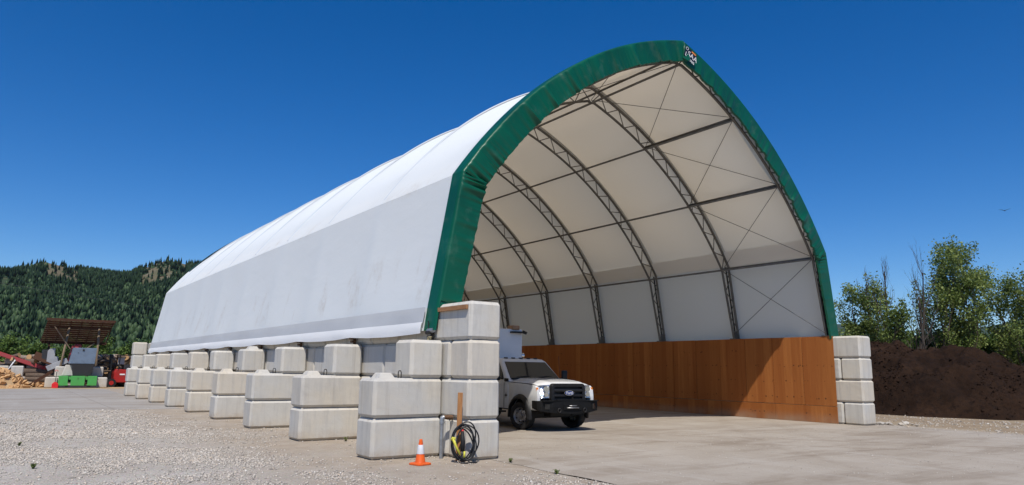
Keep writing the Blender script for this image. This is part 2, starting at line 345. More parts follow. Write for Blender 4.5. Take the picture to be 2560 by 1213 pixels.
def packed(name, a, b, c3, dusty, tracks=(), joint=0):
    t = MT(name); v = t.coord('World'); vx = t.coord('World', (0.22, 1.0, 1)); vt = t.coord('World', (1.0, 0.18, 1))
    c = t.mix(t.ramp(t.noise(v, 0.35, 6, 0.65), [(0.35, 0.0), (0.65, 1.0)]), a, b)
    c = t.mix(t.math('MULTIPLY', t.ramp(t.noise(vx, 0.9, 6, 0.7, 0.5), [(0.48, 0.0), (0.66, 1.0)]), 0.6), c, c3)
    c = t.mix(t.math('MULTIPLY', t.ramp(t.noise(vt, 1.3, 5, 0.7, 0.5), [(0.52, 0.0), (0.72, 1.0)]), 0.45), c, dusty)
    g = t.noise(v, 60, 4, 0.8); c = t.mix(t.math('MULTIPLY', t.ramp(g, [(0.38, 1.0), (0.5, 0.0)]), 0.3), c, tuple(x*0.5 for x in a))
    sp = t.ramp(t.vor(v, 4.3), [(0.02, 1.0), (0.05, 0.0)]); c = t.mix(t.math('MULTIPLY', sp, 0.6), c, (0.1, 0.09, 0.08))
    xy = t.pos(); wob = t.math('MULTIPLY', t.noise(v, 0.5, 2), 0.5)
    for (tx, ty, tr, amt) in tracks:
        d = t.math('SQRT', t.math('ADD', t.math('POWER', t.math('SUBTRACT', xy[0], tx), 2.0), t.math('POWER', t.math('SUBTRACT', xy[1], ty), 2.0)))
        d = t.math('ABSOLUTE', t.math('SUBTRACT', t.math('ABSOLUTE', t.math('SUBTRACT', t.math('ADD', d, wob), tr)), 0.85))
        mk = t.math('MULTIPLY', t.math('MULTIPLY', t.mr(d, 0.24, 0.08), t.ramp(t.noise(v, 1.7, 5, 0.75), [(0.40, 0.0), (0.62, 1.0)])), amt)
        c = t.mix(mk, c, c3)
    if joint:
        for ax_, per in ((0, joint), (1, joint*0.8)):
            fr = t.math('ABSOLUTE', t.math('SUBTRACT', t.math('FRACT', t.math('MULTIPLY', xy[ax_], 1/per)), 0.5))
            c = t.mix(t.math('MULTIPLY', t.mr(fr, 0.007, 0.002), 0.35), c, (0.15, 0.13, 0.11))
    t.col(c); t.rough(0.9); t.b.inputs['Specular IOR Level'].default_value = 0.15
    t.bump(t.math('ADD', t.noise(v, 3, 5), t.math('MULTIPLY', g, 0.5)), 0.35, 0.02); return t.m
M['apron'] = packed('dusty_concrete', (0.325, 0.283, 0.233), (0.39, 0.35, 0.30), (0.20, 0.158, 0.118), (0.45, 0.42, 0.38), [(-16, -22, 33, 0.42), (40, -26, 40, 0.25)])
M['pad'] = packed('grey_concrete_pad', (0.31, 0.285, 0.255), (0.36, 0.34, 0.315), (0.22, 0.185, 0.15), (0.40, 0.385, 0.36), [(-40, 20, 30, 0.6), (-20, 70, 42, 0.5)], 7.0)
M['sawdust'] = simple('sawdust', (0.52, 0.37, 0.21), (0.40, 0.27, 0.15), 3, 0.95, 0, 0.5, 30, 0.03)
# stones
t = MT('gravel_stone'); at = N(t.t, 'ShaderNodeAttribute'); at.attribute_name = 'tint'
c = t.ramp(at.outputs['Fac'], [(0.0, (0.22, 0.20, 0.175)), (0.35, (0.43, 0.388, 0.335)), (0.7, (0.55, 0.50, 0.435)), (0.9, (0.52, 0.42, 0.32)), (1.0, (0.70, 0.66, 0.60))])
t.col(c); t.rough(0.9); t.b.inputs['Specular IOR Level'].default_value = 0.2; M['stone'] = t.m
# hillside
t = MT('hillside'); v = t.coord('World'); px = t.pos()
c = t.mix(t.ramp(t.noise(v, 0.02, 5), [(0.35, 0.0), (0.65, 1.0)]), (0.15, 0.118, 0.072), (0.10, 0.095, 0.05))
c = t.mix(t.ramp(t.noise(v, 0.06, 5, 0.7), [(0.55, 0.0), (0.7, 0.8)]), c, (0.22, 0.20, 0.17))
c = t.mix(t.mr(px[2], 118.0, 95.0), c, (0.03, 0.05, 0.02))
t.col(c); t.rough(1.0); M['hill'] = t.m
M['far_hill'] = simple('far_wooded_hill', (0.020, 0.040, 0.020), (0.035, 0.058, 0.026), 0.012, 1.0, bump=0, rnd=False)

# ------------------------------------------------------------------ the setting: ground sheets
def ground_sheet():
    mb = MB(); rings = []
    n = 48; rad = [0, 70, 300, 1200, 7000]
    v = [(0, 0, 0)]; f = []
    for r in rad[1:]:
        for k in range(n): v.append((r*math.cos(2*math.pi*k/n), 15+r*math.sin(2*math.pi*k/n), 0))
    for k in range(n): f.append((0, 1+k, 1+(k+1) % n))
    for i in range(len(rad)-2):
        for k in range(n):
            a = 1+i*n
            f.append((a+k, a+n+k, a+n+(k+1) % n, a+(k+1) % n))
    mb.add(v, f); return mb
ground_sheet().build('ground', M['ground'], kind='structure', fix=False)
def ragged(x0, x1, y0, y1, z, jag, sides, step=0.25):
    """closed polygon sheet with uneven edges on the named sides"""
    p = []
    def nz(a, s): return jag*(mnoise.noise(Vector((a*0.9, s*7.3, 1)))+0.5*mnoise.noise(Vector((a*4, s*3.1, 5))))
    k = int((x1-x0)/step)
    for i in range(k): x = x0+(x1-x0)*i/k; p.append((x, y0+(nz(x, 1) if 's' in sides else 0), z))
    k = int((y1-y0)/step)
    for i in range(k): y = y0+(y1-y0)*i/k; p.append((x1+(nz(y, 2) if 'e' in sides else 0), y, z))
    k = int((x1-x0)/step)
    for i in range(k): x = x1-(x1-x0)*i/k; p.append((x, y1+(nz(x, 3) if 'n' in sides else 0), z))
    k = int((y1-y0)/step)
    for i in range(k): y = y1-(y1-y0)*i/k; p.append((x0+(nz(y, 4) if 'w' in sides else 0), y, z))
    me = bpy.data.meshes.new('sheet'); bm = bmesh.new(); vv = [bm.verts.new(q) for q in p]; f = bm.faces.new(vv)
    bmesh.ops.triangulate(bm, faces=[f]); bmesh.ops.recalc_face_normals(bm, faces=bm.faces)
    if bm.faces[0:1] and sum(q.normal.z for q in bm.faces) < 0: bmesh.ops.reverse_faces(bm, faces=bm.faces)
    bm.to_mesh(me); bm.free(); return me
def sheet(name, me, mat, **k):
    me.materials.append(mat); return obj(name, me, **k)
sheet('pavement', ragged(0.5, 17.3, -34, 40, 0.006, 0.16, 'w'), M['apron'], kind='structure')
sheet('yard_pavement', ragged(-45, -1.2, 19.4, 46.9, 0.004, 0.35, 'sn', 0.4), M['pad'], kind='structure')
sheet('sawdust', ragged(-14, 1.2, 46.2, 49.5, 0.010, 0.5, 'sn', 0.3), M['sawdust'], kind='stuff')

# loose gravel: many small stones, one object
def stones(n, area, size, dens, seed, name, zoff=0.0):
    g = np.random.default_rng(seed); out = []
    x = g.uniform(area[0], area[1], n); y = g.uniform(area[2], area[3], n)
    keep = np.array([g.random() < dens(a, b) for a, b in zip(x, y)]); x = x[keep]; y = y[keep]; k = len(x)
    base = np.array([(1,0,0),(-1,0,0),(0,1,0),(0,-1,0),(0,0,1),(0,0,-1)], float)
    tri = np.array([(0,2,4),(2,1,4),(1,3,4),(3,0,4),(2,0,5),(1,2,5),(3,1,5),(0,3,5)])
    s = size[0]+(size[1]-size[0])*g.random(k)**2.5
    jit = 1+g.uniform(-.35, .35, (k, 6, 3))
    P = base[None]*jit + g.uniform(-.2, .2, (k, 6, 3))
    P[:, :, 2] *= 0.6; a = g.uniform(0, 6.28, k); ca, sa = np.cos(a)[:, None], np.sin(a)[:, None]
    X = (P[:, :, 0]*ca-P[:, :, 1]*sa)*s[:, None]*1.2; Y = (P[:, :, 0]*sa+P[:, :, 1]*ca)*s[:, None]; Z = P[:, :, 2]*s[:, None]
    V = np.stack([X+x[:, None], Y+y[:, None], Z+s[:, None]*0.25+zoff], 2).reshape(-1, 3)
    T = (tri[None]+(np.arange(k)*6)[:, None, None]).reshape(-1, 3)
    fast_mesh_obj(name, V, T, M['stone'], np.repeat(np.clip(g.normal(.5, .23, k), 0, 1), 6), kind='stuff')
def fast_mesh(name, V, T, mat, tint=None, smooth=False):
    me = bpy.data.meshes.new(name); nv, nf = len(V), len(T); w_ = T.shape[1]
    me.vertices.add(nv); me.vertices.foreach_set('co', np.asarray(V, np.float32).ravel())
    me.loops.add(nf*w_); me.loops.foreach_set('vertex_index', np.asarray(T, np.int32).ravel())
    me.polygons.add(nf); me.polygons.foreach_set('loop_start', np.arange(0, nf*w_, w_, dtype=np.int32))
    if smooth: me.polygons.foreach_set('use_smooth', np.ones(nf, bool))
    me.materials.append(mat)
    if tint is not None:
        at = me.attributes.new('tint', 'FLOAT', 'POINT'); at.data.foreach_set('value', np.asarray(tint, np.float32))
    me.update(calc_edges=True); return me
def fast_mesh_obj(name, V, T, mat, tint=None, smooth=False, **k):
    return obj(name, fast_mesh(name, V, T, mat, tint, smooth), **k)
def gden(x, y):
    d = 0.5+1.5*mnoise.noise(Vector((x*0.35, y*0.35, 3)))+0.8*mnoise.noise(Vector((x*1.3, y*1.3, 8)))
    side = min(1, max(0.10, (-1.6-x)/2.2)) if y > -1.6 else min(1, max(.2, (0.2-x)/0.8))   # packed sand beside the buttresses
    if y < -1.2: side = max(side, min(1, (-1.0-y)/0.8)) if x < 0.45 else 0
    far = 1.0 if y < 5 else max(0.25, 1-(y-5)/16)
    return max(0.06, min(1, d))*side*far
stones(170000, (-9.5, 0.6, -4.2, 10), (0.008, 0.027), gden, 3, 'gravel')
stones(42000, (-13, -0.8, 8, 19.6), (0.015, 0.04), gden, 4, 'gravel')
stones(5200, (0.4, 17, -6, 2.5), (0.006, 0.017), lambda x, y: 0.55 if mnoise.noise(Vector((x*.5, y*.5, 2))) > -.1 else .15, 5, 'loose_grit', 0.006)
stones(4200, (17.0, 24.0, -6, 6), (0.012, 0.05), lambda x, y: 0.7 if mnoise.noise(Vector((x*.6, y*.6, 4))) > 0 else .2, 6, 'rubble_grit')

# ------------------------------------------------------------------ concrete blocks
BS = 0.75
def block_mesh(name, L, keys=0, seed=0, key_at=None):
    """L along X, 0.75 in Y and Z, base centre at the origin"""
    rr = random.Random(seed); bm = bmesh.new(); bmesh.ops.create_cube(bm, size=1)
    bmesh.ops.scale(bm, vec=(L-0.012, BS-0.012, BS-0.008), verts=bm.verts)
    bmesh.ops.bevel(bm, geom=list(bm.edges), offset=0.062, segments=1, affect='EDGES')
    long_e = [e for e in bm.edges if e.calc_length() > 0.4]
    bmesh.ops.subdivide_edges(bm, edges=long_e, cuts=5, use_grid_fill=True)
    for v in bm.verts:
        c = v.co
        edge = sum((abs(c.x) > L/2-.08, abs(c.y) > BS/2-.08, abs(c.z) > BS/2-.08)) >= 2
        j = 0.0022 if edge else 0.0006
        c += Vector((rr.uniform(-j, j), rr.uniform(-j, j), rr.uniform(-j, j)*0.7))
        if edge and rr.random() < 0.0: c -= Vector((math.copysign(0.02, c.x) if abs(c.x) > L/2-.06 else 0, math.copysign(0.02, c.y), math.copysign(0.012, c.z)*(c.z > 0)))
    for kx in (key_at if key_at is not None else ([] if not keys else ([0] if keys == 1 else [-L/4, L/4]))):
        z0 = BS/2-0.03; b0, b1, h = 0.185, 0.105, 0.125
        ring = [[Vector((kx+sx*q, sy*q, z)) for sx, sy in ((-1,-1),(1,-1),(1,1),(-1,1))] for q, z in ((b0, z0), (b1+.02, z0+h-.02), (b1, z0+h))]
        vv = [[bm.verts.new(p) for p in g] for g in ring]
        for i in range(2):
            for k in range(4): bm.faces.new((vv[i][k], vv[i][(k+1) % 4], vv[i+1][(k+1) % 4], vv[i+1][k]))
        bm.faces.new(vv[2])
    bmesh.ops.translate(bm, vec=(0, 0, BS/2), verts=bm.verts)
    bmesh.ops.recalc_face_normals(bm, faces=bm.faces)
    me = bpy.data.meshes.new(name); bm.to_mesh(me); bm.free(); me.materials.append(M['concrete']); return me
FULL = [block_mesh('full_block', 1.5, 0, s) for s in range(4)]
HALF = [block_mesh('half_block', 0.75, 0, 10+s) for s in range(3)]
FULLK = [block_mesh('keyed_block', 1.5, 2, 20+s, [-0.40]) for s in range(3)]
HALFK = [block_mesh('keyed_half_block', 0.75, 1, 30)]
def block(parent, me, loc, rz=0, jit=0.008):
    rr = random
    return obj('concrete_block', me, parent, loc=(loc[0]+rr.uniform(-jit, jit), loc[1]+rr.uniform(-jit, jit), loc[2]),
               rot=(0, 0, rz+rr.uniform(-.006, .006)+(math.pi if rr.random() < .5 and me not in FULLK else 0)))
S, D0, SK = 3.9254, 0.923, 0.065      # truss spacing, first buttress, skew of the arches
YEND = 36.75
left_wall = thing('block_wall', 'long pale concrete block wall with buttresses under the white fabric side', 'wall', (0.375, 0, 0))
right_wall = thing('block_wall', 'concrete block wall lined with plywood, its bare end beside the dark soil heap', 'wall', (16.85, 1.29, 0))
for wall, length in ((left_wall, YEND), (right_wall, 36.0)):
    for row in range(4):
        y = 0.0
        if row % 2 == 0: block(wall, random.choice(HALF), (0, 0.375, row*BS), math.pi/2); y = 0.75
        while y < length-0.1:
            if length-y < 1.4: block(wall, random.choice(HALF), (0, y+.375, row*BS), math.pi/2); y += .75
            else: block(wall, random.choice(FULL), (0, y+.75, row*BS), math.pi/2); y += 1.5
mb = MB(); mb.box((-0.375-0.032, 0.77, 2.875), (0.05, 1.38, 0.085)); mb.build('timber_strip', M['plank'], left_wall, bev=0.004)
ORD = ['first', 'second', 'third', 'fourth', 'fifth', 'sixth', 'seventh', 'eighth', 'ninth']
mb = MB(); mb.tube([(-.05, 0, -.05), (-.05, 0, .10), (-.03, 0, .135), (.03, 0, .135), (.05, 0, .10), (.05, 0, -.05)], 0.011, 6)
HOOK = mb.mesh('lifting_loop', M['dark_steel'], True)
for i in range(9):
    yc = D0+0.375+i*S
    pos = f"{ORD[i]} buttress from the open end" if i < 8 else 'ninth buttress, next to the taller end pier'
    bt = thing('buttress', ['concrete block buttress with traffic cone in front, first from the open end', 'concrete block buttress beside the wall, second from the open end'][i] if i < 2 else f'concrete block buttress against long wall, {pos}', 'buttress', (0, yc, 0), 0, 'block buttresses along the wall')
    block(bt, random.choice(FULL), (-0.76, 0, 0), 0)
    b = block(bt, FULLK[i % 3], (-0.76, 0, BS), 0)
    obj('lifting_loop', HOOK, bt, loc=(-0.86, -0.12, 2*BS), rot=(0, 0, 0.5))
    block(bt, HALFK[0] if i == 3 else HALF[i % 3], (-0.385, 0, 2*BS), 0)
    
ep = thing('buttress', 'taller four block concrete pier at the closed far end of the wall', 'buttress', (0, 36.1, 0), 0, 'block buttresses along the wall')
for k in range(4): block(ep, HALF[k % 3], (-0.52, 0, k*BS), 0)
# plywood lining of the right wall
ply = thing('plywood_lining', 'orange brown plywood sheets lining the inside of the far wall', 'wall panel', (16.44, 2.22, 0))
def sheet_mesh(wy, hz, name):
    mb = MB(); mb.box((0, wy/2, hz/2), (0.018, wy-0.012, hz-0.010)); return mb.mesh(name, M['plywood'], bev=0.0015)
VS, HS = sheet_mesh(1.22, 2.42, 'v'), sheet_mesh(2.44, 0.58, 'h')
for k in range(29):
    obj('plywood_sheet', VS, ply, loc=(random.uniform(-.004, .004), k*1.22, 0.588+random.uniform(0, .006)))
for k in range(15):
    obj('plywood_sheet', HS, ply, loc=(-0.004+random.uniform(-.004, .004), k*2.44-(0.0 if k else 0), 0.006))

# ------------------------------------------------------------------ fabric shelter
CX = 8.44; TI = [0, 1, 2, 3, 4, 5, 6, 7, 8, 8.62]; TE = TI[-1]     # truss positions, in bays
APEX, KNEE, BASE, HEM = (0, 11.55), (7.95, 5.95), (8.48, 3.0), (8.56, 2.46)
def half_profile(off=0.0, narc=36, nleg=14, taper=0.0, hem=False):
    """outer half profile (distance from the centre, height) offset inwards; list from apex down"""
    ax, az = APEX; kx, kz = KNEE; cl = math.hypot(kx-ax, kz-az); nx, nz = -(kz-az)/cl, (kx-ax)/cl
    pts = []
    for i in range(narc+1):
        q = i/narc; b = 4*0.88*q*(1-q); pts.append((ax+(kx-ax)*q+nx*b, az+(kz-az)*q+nz*b, q))
    for i in range(1, nleg+1):
        q = i/nleg; pts.append((kx+(BASE[0]-kx)*q, kz+(BASE[1]-kz)*q, 1+q))
    if hem:
        for i in range(1, 4):
            q = i/3; pts.append((BASE[0]+(HEM[0]-BASE[0])*q, BASE[1]+(HEM[1]-BASE[1])*q, 2+q))
    out = []
    for i, (x, z, s) in enumerate(pts):
        a = pts[max(0, i-1)]; b = pts[min(len(pts)-1, i+1)]; dx, dz = b[0]-a[0], b[1]-a[1]; l = math.hypot(dx, dz)
        ix, iz = dz/l, -dx/l                      # inward normal
        o = off-(taper*max(0, min(1, s-1)))
        if s == 0: ix, iz = 0, -1; o *= 1.15
        out.append((x+ix*o, z+iz*o, s, ix, iz))
    return out
def full_profile(off=0.0, hem_left=True, **k):
    h = half_profile(off, hem=True, **k); hr = half_profile(off, hem=False, **k)
    L = [(CX-x, z, s, -ix, iz, -1) for x, z, s, ix, iz in h][::-1] if hem_left else [(CX-x, z, s, -ix, iz, -1) for x, z, s, ix, iz in hr][::-1]
    Rr = [(CX+x, z, s, ix, iz, 1) for x, z, s, ix, iz in hr]
    return L+Rr[1:]
def yt(i, x): return 1.4+S*i+SK*x
sh = thing('fabric_shelter', 'large white arched fabric shelter with green end trim on concrete block walls', 'shelter', (0, 0, 0))
# white cover
prof = full_profile(0.0); VB = 12; rows = []
Y0, Y1 = 1.60, 1.4+S*8-0.2
vlist = []
for i in range(len(TI)-1):
    for k in range(VB): vlist.append((i, k/VB))
vlist.append((len(TI)-2, 1.0))
for (i, v) in vlist:
    row = []
    for (x, z, s, ix, iz, sd_) in prof:
        wgt = (math.sin(math.pi*min(1, s))**(1.7 if s > 0.5 else 1) if 0 < s < 1 else (0.42 if s == 0 else 0.0))
        if s <= 0.25: wgt = max(wgt, 0.42)
        span = TI[i+1]-TI[i]; sag = 0.56*span*(4*v*(1-v))**0.85*wgt
        if s > 1: sag += 0.035*4*v*(1-v)*math.sin(math.pi*min(1, (s-1)))
        y = yt(TI[i], x)+S*span*v
        if i == 0 and v == 0: y += 0.2
        # small hand-made unevenness of stretched cloth
        nn = mnoise.noise(Vector((x*0.5, y*0.6, z*0.5)))*0.010
        if 0.9 < s < 1.1: nn += 0.010*abs(mnoise.noise(Vector((x*2, y*1.5, 3))))
        if s > 2: nn += 0.05*(1-abs(2*v-1))*(s-2)*-1
        row.append((x+ix*(sag+nn), y, z+iz*(sag+nn)))
    rows.append(row)
mb = MB(); mb.grid(rows); mb.build('roof_cover', M['fabric'], sh, smooth=13, fix=False)
# grey strips added over each truss to paint the shaded crease lines
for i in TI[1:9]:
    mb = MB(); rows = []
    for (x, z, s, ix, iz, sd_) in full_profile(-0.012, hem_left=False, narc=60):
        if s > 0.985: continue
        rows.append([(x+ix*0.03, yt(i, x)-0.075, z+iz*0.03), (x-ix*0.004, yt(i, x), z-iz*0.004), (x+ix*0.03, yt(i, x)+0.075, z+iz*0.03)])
    mb.grid(rows); mb.build('crease_shade_strip', M['fabric_crease_shade'], sh, smooth=True, fix=False)
# grey band and white hem pocket on the left side
def side_strip(name, z0, z1, out, mat, n=100, puff=0.0, nz_=4):
    mb = MB(); rows = []
    for j in range(nz_+1):
        q = j/nz_; z = z0+(z1-z0)*q
        if z >= BASE[1]: f = (z-BASE[1])/(KNEE[1]-BASE[1]); hx = BASE[0]+(KNEE[0]-BASE[0])*f
        else: f = (z-HEM[1])/(BASE[1]-HEM[1]); hx = HEM[0]+(BASE[0]-HEM[0])*f
        row = []
        for i in range(n+1):
            yy = 1.62+(S*TE-0.45)*i/n; xx = CX-hx-out-puff*math.sin(math.pi*q)
            tt = (yy-1.4)/S % 1
            zz = z-(0.05*(1-q)*(1-(2*tt-1)**2) if puff else 0)+0.006*mnoise.noise(Vector((yy*1.5, j, 2)))
            row.append((xx+0.012*mnoise.noise(Vector((yy*1.2, z*3, 9))), yy, zz))
        rows.append(row)
    mb.grid(rows); return mb.build(name, mat, sh, smooth=True, fix=False)
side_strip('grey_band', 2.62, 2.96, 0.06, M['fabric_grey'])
side_strip('hem_pocket', 2.42, 2.64, 0.075, M['fabric_plain'], puff=0.012, nz_=6)
# inner overlap flap just above the right and left knee
for sd_ in (-1, 1):
    mb = MB(); hp = [h for h in half_profile(0.10, narc=60) if 0.925 <= h[2] <= 1.0]
    rows = [[(CX+sd_*x, yt(0, CX+sd_*x)+0.1+S*TE*j/48, z+0.03*mnoise.noise(Vector((j*.7, z, sd_)))) for j in range(49)] for x, z, s, _, _ in hp]
    mb.grid(rows); mb.build('inner_overlap_flap', M['fabric_flap'], sh, smooth=True, fix=False)
# green end trims
def trim(front=True):
    mb = MB(); rows = []; sg = -1 if front else 1; i = 0 if front else TE
    pf = full_profile(-0.012, narc=330, nleg=110)
    s_arc = 0.0; prev = None; rr = random.Random(3 if front else 9)
    kn = [(rr.uniform(0, 60), rr.uniform(0.035, 0.13), rr.uniform(0.3, 1)) for _ in range(150)]
    if not front: pf = [q for q in pf if q[2] < 0.82]
    for (x, z, s, ix, iz, sd_) in pf:
        if prev: s_arc += math.hypot(x-prev[0], z-prev[1])
        prev = (x, z); row = []
        yf = yt(i, x)+sg*0.24; yb = yt(i, x)-sg*0.22
        for q in (0, 0.25, 0.5, 0.75, 0.93): row.append((x+ix*0.004*q, yb+(yf-yb)*q, z+iz*0.004*q))
        row.append((x+ix*0.035, yf, z+iz*0.035))
        pl = 0.0
        for c, wd, am in kn: 
            d_ = (s_arc*60/26.0-c)/(wd*2.3)
            if abs(d_) < 3: pl += am*math.exp(-d_*d_)
        kneef = math.exp(-((s-1)/0.06)**2) if s < 1 else math.exp(-((s-1)/0.16)**2)
        rip = 1.3*mnoise.noise(Vector((s_arc*2.2, i, 1)))+0.7*mnoise.noise(Vector((s_arc*9.0, i, 4)))+0.4*mnoise.noise(Vector((s_arc*20.0, i, 4)))+kneef*1.3*math.sin(s_arc*48+2*math.sin(s_arc*9))
        dep = 0.64-(0.12*max(0, min(1, s-1)) if s > 1 else 0)+0.018*mnoise.noise(Vector((s_arc*7, i, 7)))
        if s == 0: dep *= 1.12
        on_leg = max(0, min(1, (s-1.05)/0.3)); calm = 1-0.72*on_leg
        for q in (0.12, 0.26, 0.4, 0.54, 0.68, 0.8, 0.9, 1.0):
            a = (0.25+q**1.2)*calm*(1 if sd_ < 0 else 0.55); y = yf+sg*(0.035*a*rip+0.05*a*(pl-0.3))
            if front and sd_ < 0 and z+iz*dep*q < 3.05:      # the left flap stops on top of the corner block
                y = yf+0.02
                row.append((x+ix*min(dep*q, 0.035)+0.0, y, z)) if z < 2.98 else row.append((x+ix*dep*q, y, max(z+iz*dep*q, 3.06+0.05*math.sin(q*9))))
            else: row.append((x+ix*dep*q*(1-0.02*rip*q), y, z+iz*dep*q))
        lx, ly, lz = row[-1]; tuck = 0.06 if not (front and sd_ < 0 and z < 2.98) else 0
        row.append((lx+ix*0.02, ly-sg*tuck, lz+iz*0.02)); row.append((lx-ix*0.05*(tuck > 0), ly-sg*tuck*1.5, lz-iz*0.05*(tuck > 0)))
        rows.append(row)
    mb.grid(rows); return mb.build('green_end_trim', M['green'], sh, smooth=55, fix=False)
trim(True); trim(False)
# fabric wall closing the far end
mb = MB(); hp = full_profile(0.05, hem_left=False)
rows = [[(x, yt(TE, x)+0.05, z), (x*0.5+CX*0.5, yt(TE, x*0.5+CX*0.5)+0.12, 3.0+(z-3.0)*0.75), (CX, yt(TE, CX)+0.15, 3.0+(z-3.0)*0.4), (CX, yt(TE, CX)+0.05, 3.0)] for x, z, *_ in hp]
mb.grid(rows); 
for a_, b_ in ((0.2, 16.6),): mb.add([(a_, yt(TE, a_)+0.05, 3.0), (b_, yt(TE, b_)+0.05, 3.0), (b_, yt(TE, b_)+0.05, 0.02), (a_, yt(TE, a_)+0.05, 0.02)], [(0, 1, 2, 3)])
mb.build('end_wall', M['fabric_plain'], sh, smooth=True, fix=False)
# trusses
def chord(off, i, dy=0.0, taper=0.0, nl=18):
    return [(x, yt(i, x)+dy, z) for x, z, s, ix, iz, sd_ in full_profile(off, hem_left=False, narc=30, nleg=nl, taper=taper)]
OUT_O, IN_O, TAP = 0.12, 0.60, 0.16
for i in TI:
    mb = MB(); mb.tube(chord(OUT_O, i), 0.046, 8); tr = mb.build('truss', M['steel'], sh, smooth=50)
    mb = MB(); mb.tube(chord(IN_O, i, taper=TAP), 0.044, 8); mb.build('inner_chord', M['steel'], tr, smooth=50)
    po = full_profile(OUT_O, hem_left=False, narc=200, nleg=60); pi_ = full_profile(IN_O, hem_left=False, narc=200, nleg=60, taper=TAP)
    mb = MB(); acc = 0; last = 0; fl = 0; prev = None; node = []
    for k in range(len(po)):
        if prev is not None: acc += math.hypot(po[k][0]-prev[0], po[k][1]-prev[1])
        prev = po[k]
        if acc >= 0.47 or k == 0:
            acc = 0; src = po if fl else pi_; fl = 1-fl; node.append((src[k][0], yt(i, src[k][0]), src[k][1]))
    for a, b in zip(node[:-1], node[1:]): mb.tube([a, b], 0.019, 5, caps=False)
    mb.build('web_lacing', M['steel'], tr, smooth=True)
    for sd_ in (-1, 1):
        h = [q for q in half_profile(0.13) if q[2] >= 1.0]
        mb = MB(); mb.tube([(CX+sd_*x, yt(i, CX+sd_*x)+0.13, z) for x, z, *_ in h], 0.034, 6); mb.build('lacing_pipe', M['dark_steel'], tr, smooth=True)
        xb = CX+sd_*(BASE[0]-0.26); mb = MB(); mb.box((xb, yt(i, xb), 3.02), (0.5, 0.3, 0.03)); mb.box((xb, yt(i, xb), 3.17), (0.30, 0.012, 0.32)); mb.build('base_plate', M['steel'], tr)
# purlins
pf = half_profile(IN_O, narc=60); pfo = half_profile(OUT_O+0.06, narc=60)
def at_s(pf, s): return min(pf, key=lambda q: abs(q[2]-s))
for s in (0.0, 0.333, 0.667, 1.0):
    for sd_ in ((1,) if s == 0 else (-1, 1)):
        a = at_s(pf, s); x = CX+sd_*a[0]
        mb = MB(); mb.tube([(x, yt(0, x), a[1]-0.02), (x, yt(TE, x), a[1]-0.02)], 0.040, 8); mb.build('purlin', M['steel'], sh, smooth=True)
        b = at_s(pfo, s); t_ = 0.72; xo, zo = CX+sd_*(a[0]+(b[0]-a[0])*t_*(0.28 if s else 0.8)), a[1]+(b[1]-a[1])*t_*(0.28 if s else 0.8)
        for bay in (0, 7) if s else range(8):
            if s == 0 and bay > 1 and bay < 7: continue
            mb = MB(); mb.tube([(xo, yt(bay, xo), zo), (xo, yt(bay+1, xo), zo)], 0.038, 8); mb.build('purlin', M['steel'], sh, smooth=True)
# bracing cables of the end bays
pc = half_profile(0.52, narc=60)
for bay in (0, 7):
    for sd_ in (-1, 1):
        for s0, s1 in ((0, 0.333), (0.333, 0.667), (0.667, 1.0), (1.0, 1.93)):
            a, b = at_s(pc, s0), at_s(pc, s1)
            for f0, f1 in ((0, 1), (1, 0)):
                xa, xb = CX+sd_*a[0], CX+sd_*b[0]
                mb = MB(); mb.tube([(xa, yt(bay+f0, xa), a[1]), (xb, yt(bay+f1, xb), b[1])], 0.011, 5); mb.build('brace_cable', M['steel'], sh, smooth=True)
# fabric clips along the right front edge
mb = MB(); mb.box((0, 0, 0), (0.10, 0.16, 0.035)); CLIP = mb.mesh('clip', M['dark_steel'])
for s in [0.12, 0.2, 0.28, 0.36, 0.43, 0.5, 0.57, 0.64, 0.71, 0.78, 0.85, 0.92, 1.03, 1.2, 1.37, 1.54, 1.71, 1.88]:
    a = at_s(half_profile(0.12, narc=100), s); x = CX+a[0]; obj('clip', CLIP, sh, loc=(x-0.04, yt(0, x)+0.10, a[1]))
# tensioners below the hem
for i in TI[:9]:
    y = yt(i, 0)+(0.02 if i else -0.02); mb = MB()
    mb.box((-0.05, y, 2.36), (0.05, 0.07, 0.26)); mb.tube([(-0.12, y-.05, 2.42), (-0.12, y+.11, 2.42)], 0.045, 10); mb.tube([(-0.12, y+.03, 2.44), (-0.125, y+.035, 2.62), (-.14, y+.04, 2.66)], 0.012, 6)
    mb.box((-0.10, y, 2.33), (0.09, 0.13, 0.06))
    mb.build('tensioner', M['rust'] if i else M['dark_steel'], sh)
mb = MB(); mb.tube([(-0.10, 1.22, 2.46), (-0.10, 1.46, 2.46)], 0.05, 12, caps=False); mb.tube([(-0.10, 1.225, 2.46), (-0.10, 1.44, 2.46)], 0.043, 12); mb.build('pipe_end', M['galv'], sh, smooth=60)
mb = MB()
for k in range(7): mb.tube([(-0.13+random.uniform(-.05, .05), 1.34+random.uniform(-.06, .06), 2.28+random.uniform(-.05, .05)) for _ in range(4)], 0.013, 5)
mb.build('rope_knot', M['yellow'] if False else simple('frayed_rope', (0.36, 0.32, 0.2), (0.25, 0.21, 0.12), 30, 0.9), sh, smooth=True)
